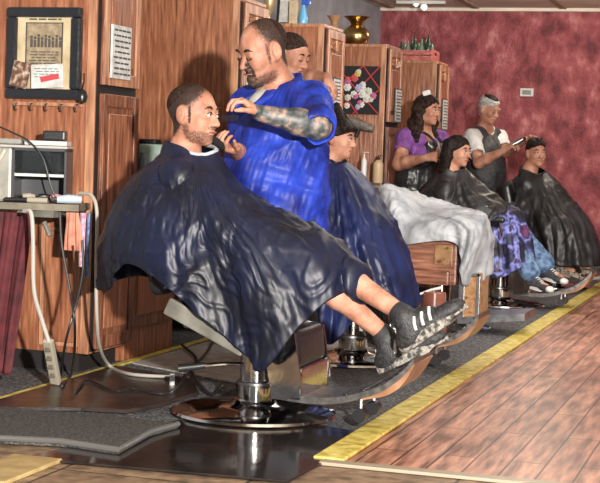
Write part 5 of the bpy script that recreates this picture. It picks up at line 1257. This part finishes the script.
D = C.copy(); reg = C.blank(); reg.cap(che + V(.14, -.09, .02), pel + V(.1, -.06, .1), .11, .2, .03); reg.ell(mix(che, pel, .55), (.2, .2, .14), None, .03)
D.d = np.maximum(D.d - .012, reg.d); D.cap(mix(che, pel, .7), V(pel[0], pel[1], .50), .155, .185, .05); D.ell(pel, (.17, .19, .14), None, .05); D.wrinkle(.010, 22, 9, (1, 1, .3)); D.half(V(0, 0, .52), (0, 0, -1)); ap = fobj('apron', D, mat('black_satin_apron', (.012, .012, .014), .32, bump=.4, bscale=14, var=(.03, .03, .034), vscale=8), p7)
obj('apron_strap', tube(BM(), spline([che + V(.20, -.03, .09), nb + V(.06, .055, -.0), nb + V(-.06, .04, .01), nb + V(-.07, -.05, .0), nb + V(.05, -.085, -.02), che + V(.17, -.14, .09)], 5), .011, 8), black_cloth, ap, smooth='all')
trousers(F, pel, lat, black_cloth, p7)
c0 = A(441, 158, Y=11.24)
t = thing('comb', 'grey comb raised in the hand of the woman in purple', 'comb', c0)
b = BM(); c1 = A(438, 142, Y=11.24); tube(b, [c0, c1], .006, 6)
for k in range(10): q = mix(c0, c1, .3 + .07 * k); tube(b, [q, q + V(.035, .01, 0)], .0025, 4)
obj('comb_body', b, mat('grey_comb', (.3, .3, .3), .4), t)

# --- man in the vest
p8 = thing('person', 'grey haired man in white shirt and black vest cutting hair by the red wall', 'person', (-2.62, 13.5, 0))
F = Field((-3.0, 12.6, 0.0), (-1.85, 13.95, 1.78), .0088)
hc = A(489, 109, Y=13.38); R = frame((.80, -.45, -.30), roll=.03); S = 1.0
nb = A(485, 130, Y=13.45); shR = A(472, 137, Y=13.30); shL = A(499, 138, Y=13.60); che = A(486, 156, Y=13.45); pel = A(484, 192, Y=13.5)
torso(F, pel, che, nb, shL, shR, None, None, .98, .02); F.cap(nb, hc + V(-.02, 0, -.06), .06, .058, .04); P = head(F, hc, R, S, jaw=1.08)
elR, wrR = A(479, 163, Y=13.06), A(505, 150, Y=12.95); elL, wrL = A(506, 152, Y=13.42), A(527, 139, Y=13.18)
limb(F, shR, elR, wrR, (.055, .047, .046, .029)); hand(F, wrR, A(516, 144, Y=12.93) - wrR, (.2, .3, -1), (.3, .8, .2), 1.0, (45, 50, 35))
limb(F, shL, elL, wrL, (.055, .046, .044, .029)); hand(F, wrL, A(538, 133, Y=13.05) - wrL, (.15, -.2, -1), (0, -1, 0), 1.0, (20, 35, 25))
lat = V(.45, .88, 0)
for s_ in (1, -1):
    hip = pel + lat * .09 * s_; kn_ = V(hip[0] + .02, hip[1], .46); an_ = V(hip[0], hip[1], .09); limb(F, hip, kn_, an_, (.095, .06, .058, .038)); F.cap(an_ - V(0, 0, .045), an_ + V(.13, -.05, -.05), .034, .026, .03)
fobj('body', F, skin, p8); face_bits(p8, P, R, S, hair_grey, closed=True)
reg = F.blank(); reg.ell(hc + R @ V(-.035, 0, .065) * S, V(.118, .1, .075) * S, R); reg.ell(hc + R @ V(-.065, 0, .0) * S, V(.062, .1, .085) * S, R, .02)
H = F.shell(.008, reg); H.wrinkle(.003, 90, 3); fobj('hair', H, hair_grey, p8)
reg = F.blank(); reg.ell(hc + R @ V(-.0, 0, .115) * S, V(.09, .06, .035) * S, R); H = F.shell(.012, reg); H.wrinkle(.003, 90, 4); fobj('top_hair', H, hair_dk, p8, label='darker hair on top')
C = F.blank(); torso(C, pel, che, nb, shL, shR, None, None, 1.10, .03); C.cap(shR, mix(shR, elR, .6), .072, .074, .04); C.cap(shL, mix(shL, elL, .6), .072, .072, .04); C.wrinkle(.007, 24, 12)
C.half(pel, (0, 0, -1)); C.cap(nb + V(.01, -.01, 0), nb + V(0, 0, .1), .068, .08, .01, 's'); C.cap(mix(shR, elR, .58), elR, .06, .06, .004, 's'); C.cap(mix(shL, elL, .58), elL, .058, .058, .004, 's'); fobj('shirt', C, white_cloth, p8)
D = F.blank(); torso(D, pel, che, nb, mix(shL, nb, .35), mix(shR, nb, .35), None, None, 1.17, .04); D.cap(che, V(pel[0], pel[1], .70), .165, .18, .05); D.wrinkle(.007, 22, 13, (1, 1, .4))
D.half(V(0, 0, .72), (0, 0, -1)); D.cap(nb, nb + V(0, 0, .1), .085, .095, .01, 's'); fw_ = nrm(V(.88, -.45, 0))
D.cap(nb + fw_ * .12 + V(0, 0, .04), che + fw_ * .20 + V(0, 0, .02), .075, .018, .01, 's')
ve = fobj('vest', D, mat('charcoal_vest', (.018, .018, .02), .6, var=(.05, .05, .055), vscale=24, bump=.4, bscale=24), p8)
trousers(F, pel, lat, black_cloth, p8)
q = A(519, 142, Y=12.95)
t = thing('hair_clipper', 'silver clipper in the hand of the grey haired man', 'clipper', q)
obj('body', tube(BM(), [A(512, 145, Y=12.93), A(518, 142, Y=12.94), A(523, 139, Y=12.95)], [.016, .022, .018], 12), steel, t, smooth=True)
obj('blade', tube(BM(), [A(523, 139, Y=12.95), A(526, 138, Y=12.955)], [.016, .012], 8), black_plastic, t)

# --- white sheet over the empty chair
sheet = mat('white_nylon_sheet', (.20, .215, .24), .5, var=(.42, .44, .47), vscale=6, bump=.5, bscale=7, ridged=True)
M3 = mer([
 [(434, 212, 9.33), (450, 212), (468, 213), (484, 216), (490, 240), (490, 274)],
 [(431, 214, 9.28), (447, 217, 9.14), (463, 220, 9.07), (476, 232, 9.03), (472, 256, 9.02), (463, 285, 9.02)],
 [(427, 215, 9.27), (441, 219, 9.12), (448, 224, 9.05), (452, 230, 9.02), (453, 236, 9.01), (454, 243, 9.01)],
 [(423, 214, 9.27), (416, 218, 9.12), (408, 222, 9.05), (403, 229, 9.02), (401, 237, 9.01), (400, 245, 9.01)],
 [(420, 212, 9.3), (408, 205, 9.2), (398, 201, 9.1), (392, 207, 9.05), (389, 222, 9.03), (388, 238, 9.03)],
 [(420, 209, 9.33), (405, 197), (393, 188), (384, 184), (377, 192), (375, 215)],
 [(427, 207, 9.45), (418, 195, 9.6), (411, 192, 9.68), (407, 200, 9.72), (407, 215, 9.72), (408, 228, 9.72)],
 [(432, 209, 9.42), (448, 208, 9.60), (463, 208, 9.68), (476, 214, 9.70), (482, 235, 9.7), (483, 262, 9.7)]])
o = capesurf('white_sheet', M3, sheet, None, closed=True, crumple=.014, seed=41, amp=.014, fine=.003, nth=180, ns=70)
tag(o, 'crumpled white sheet draped over the empty wooden barber chair', 'sheet')
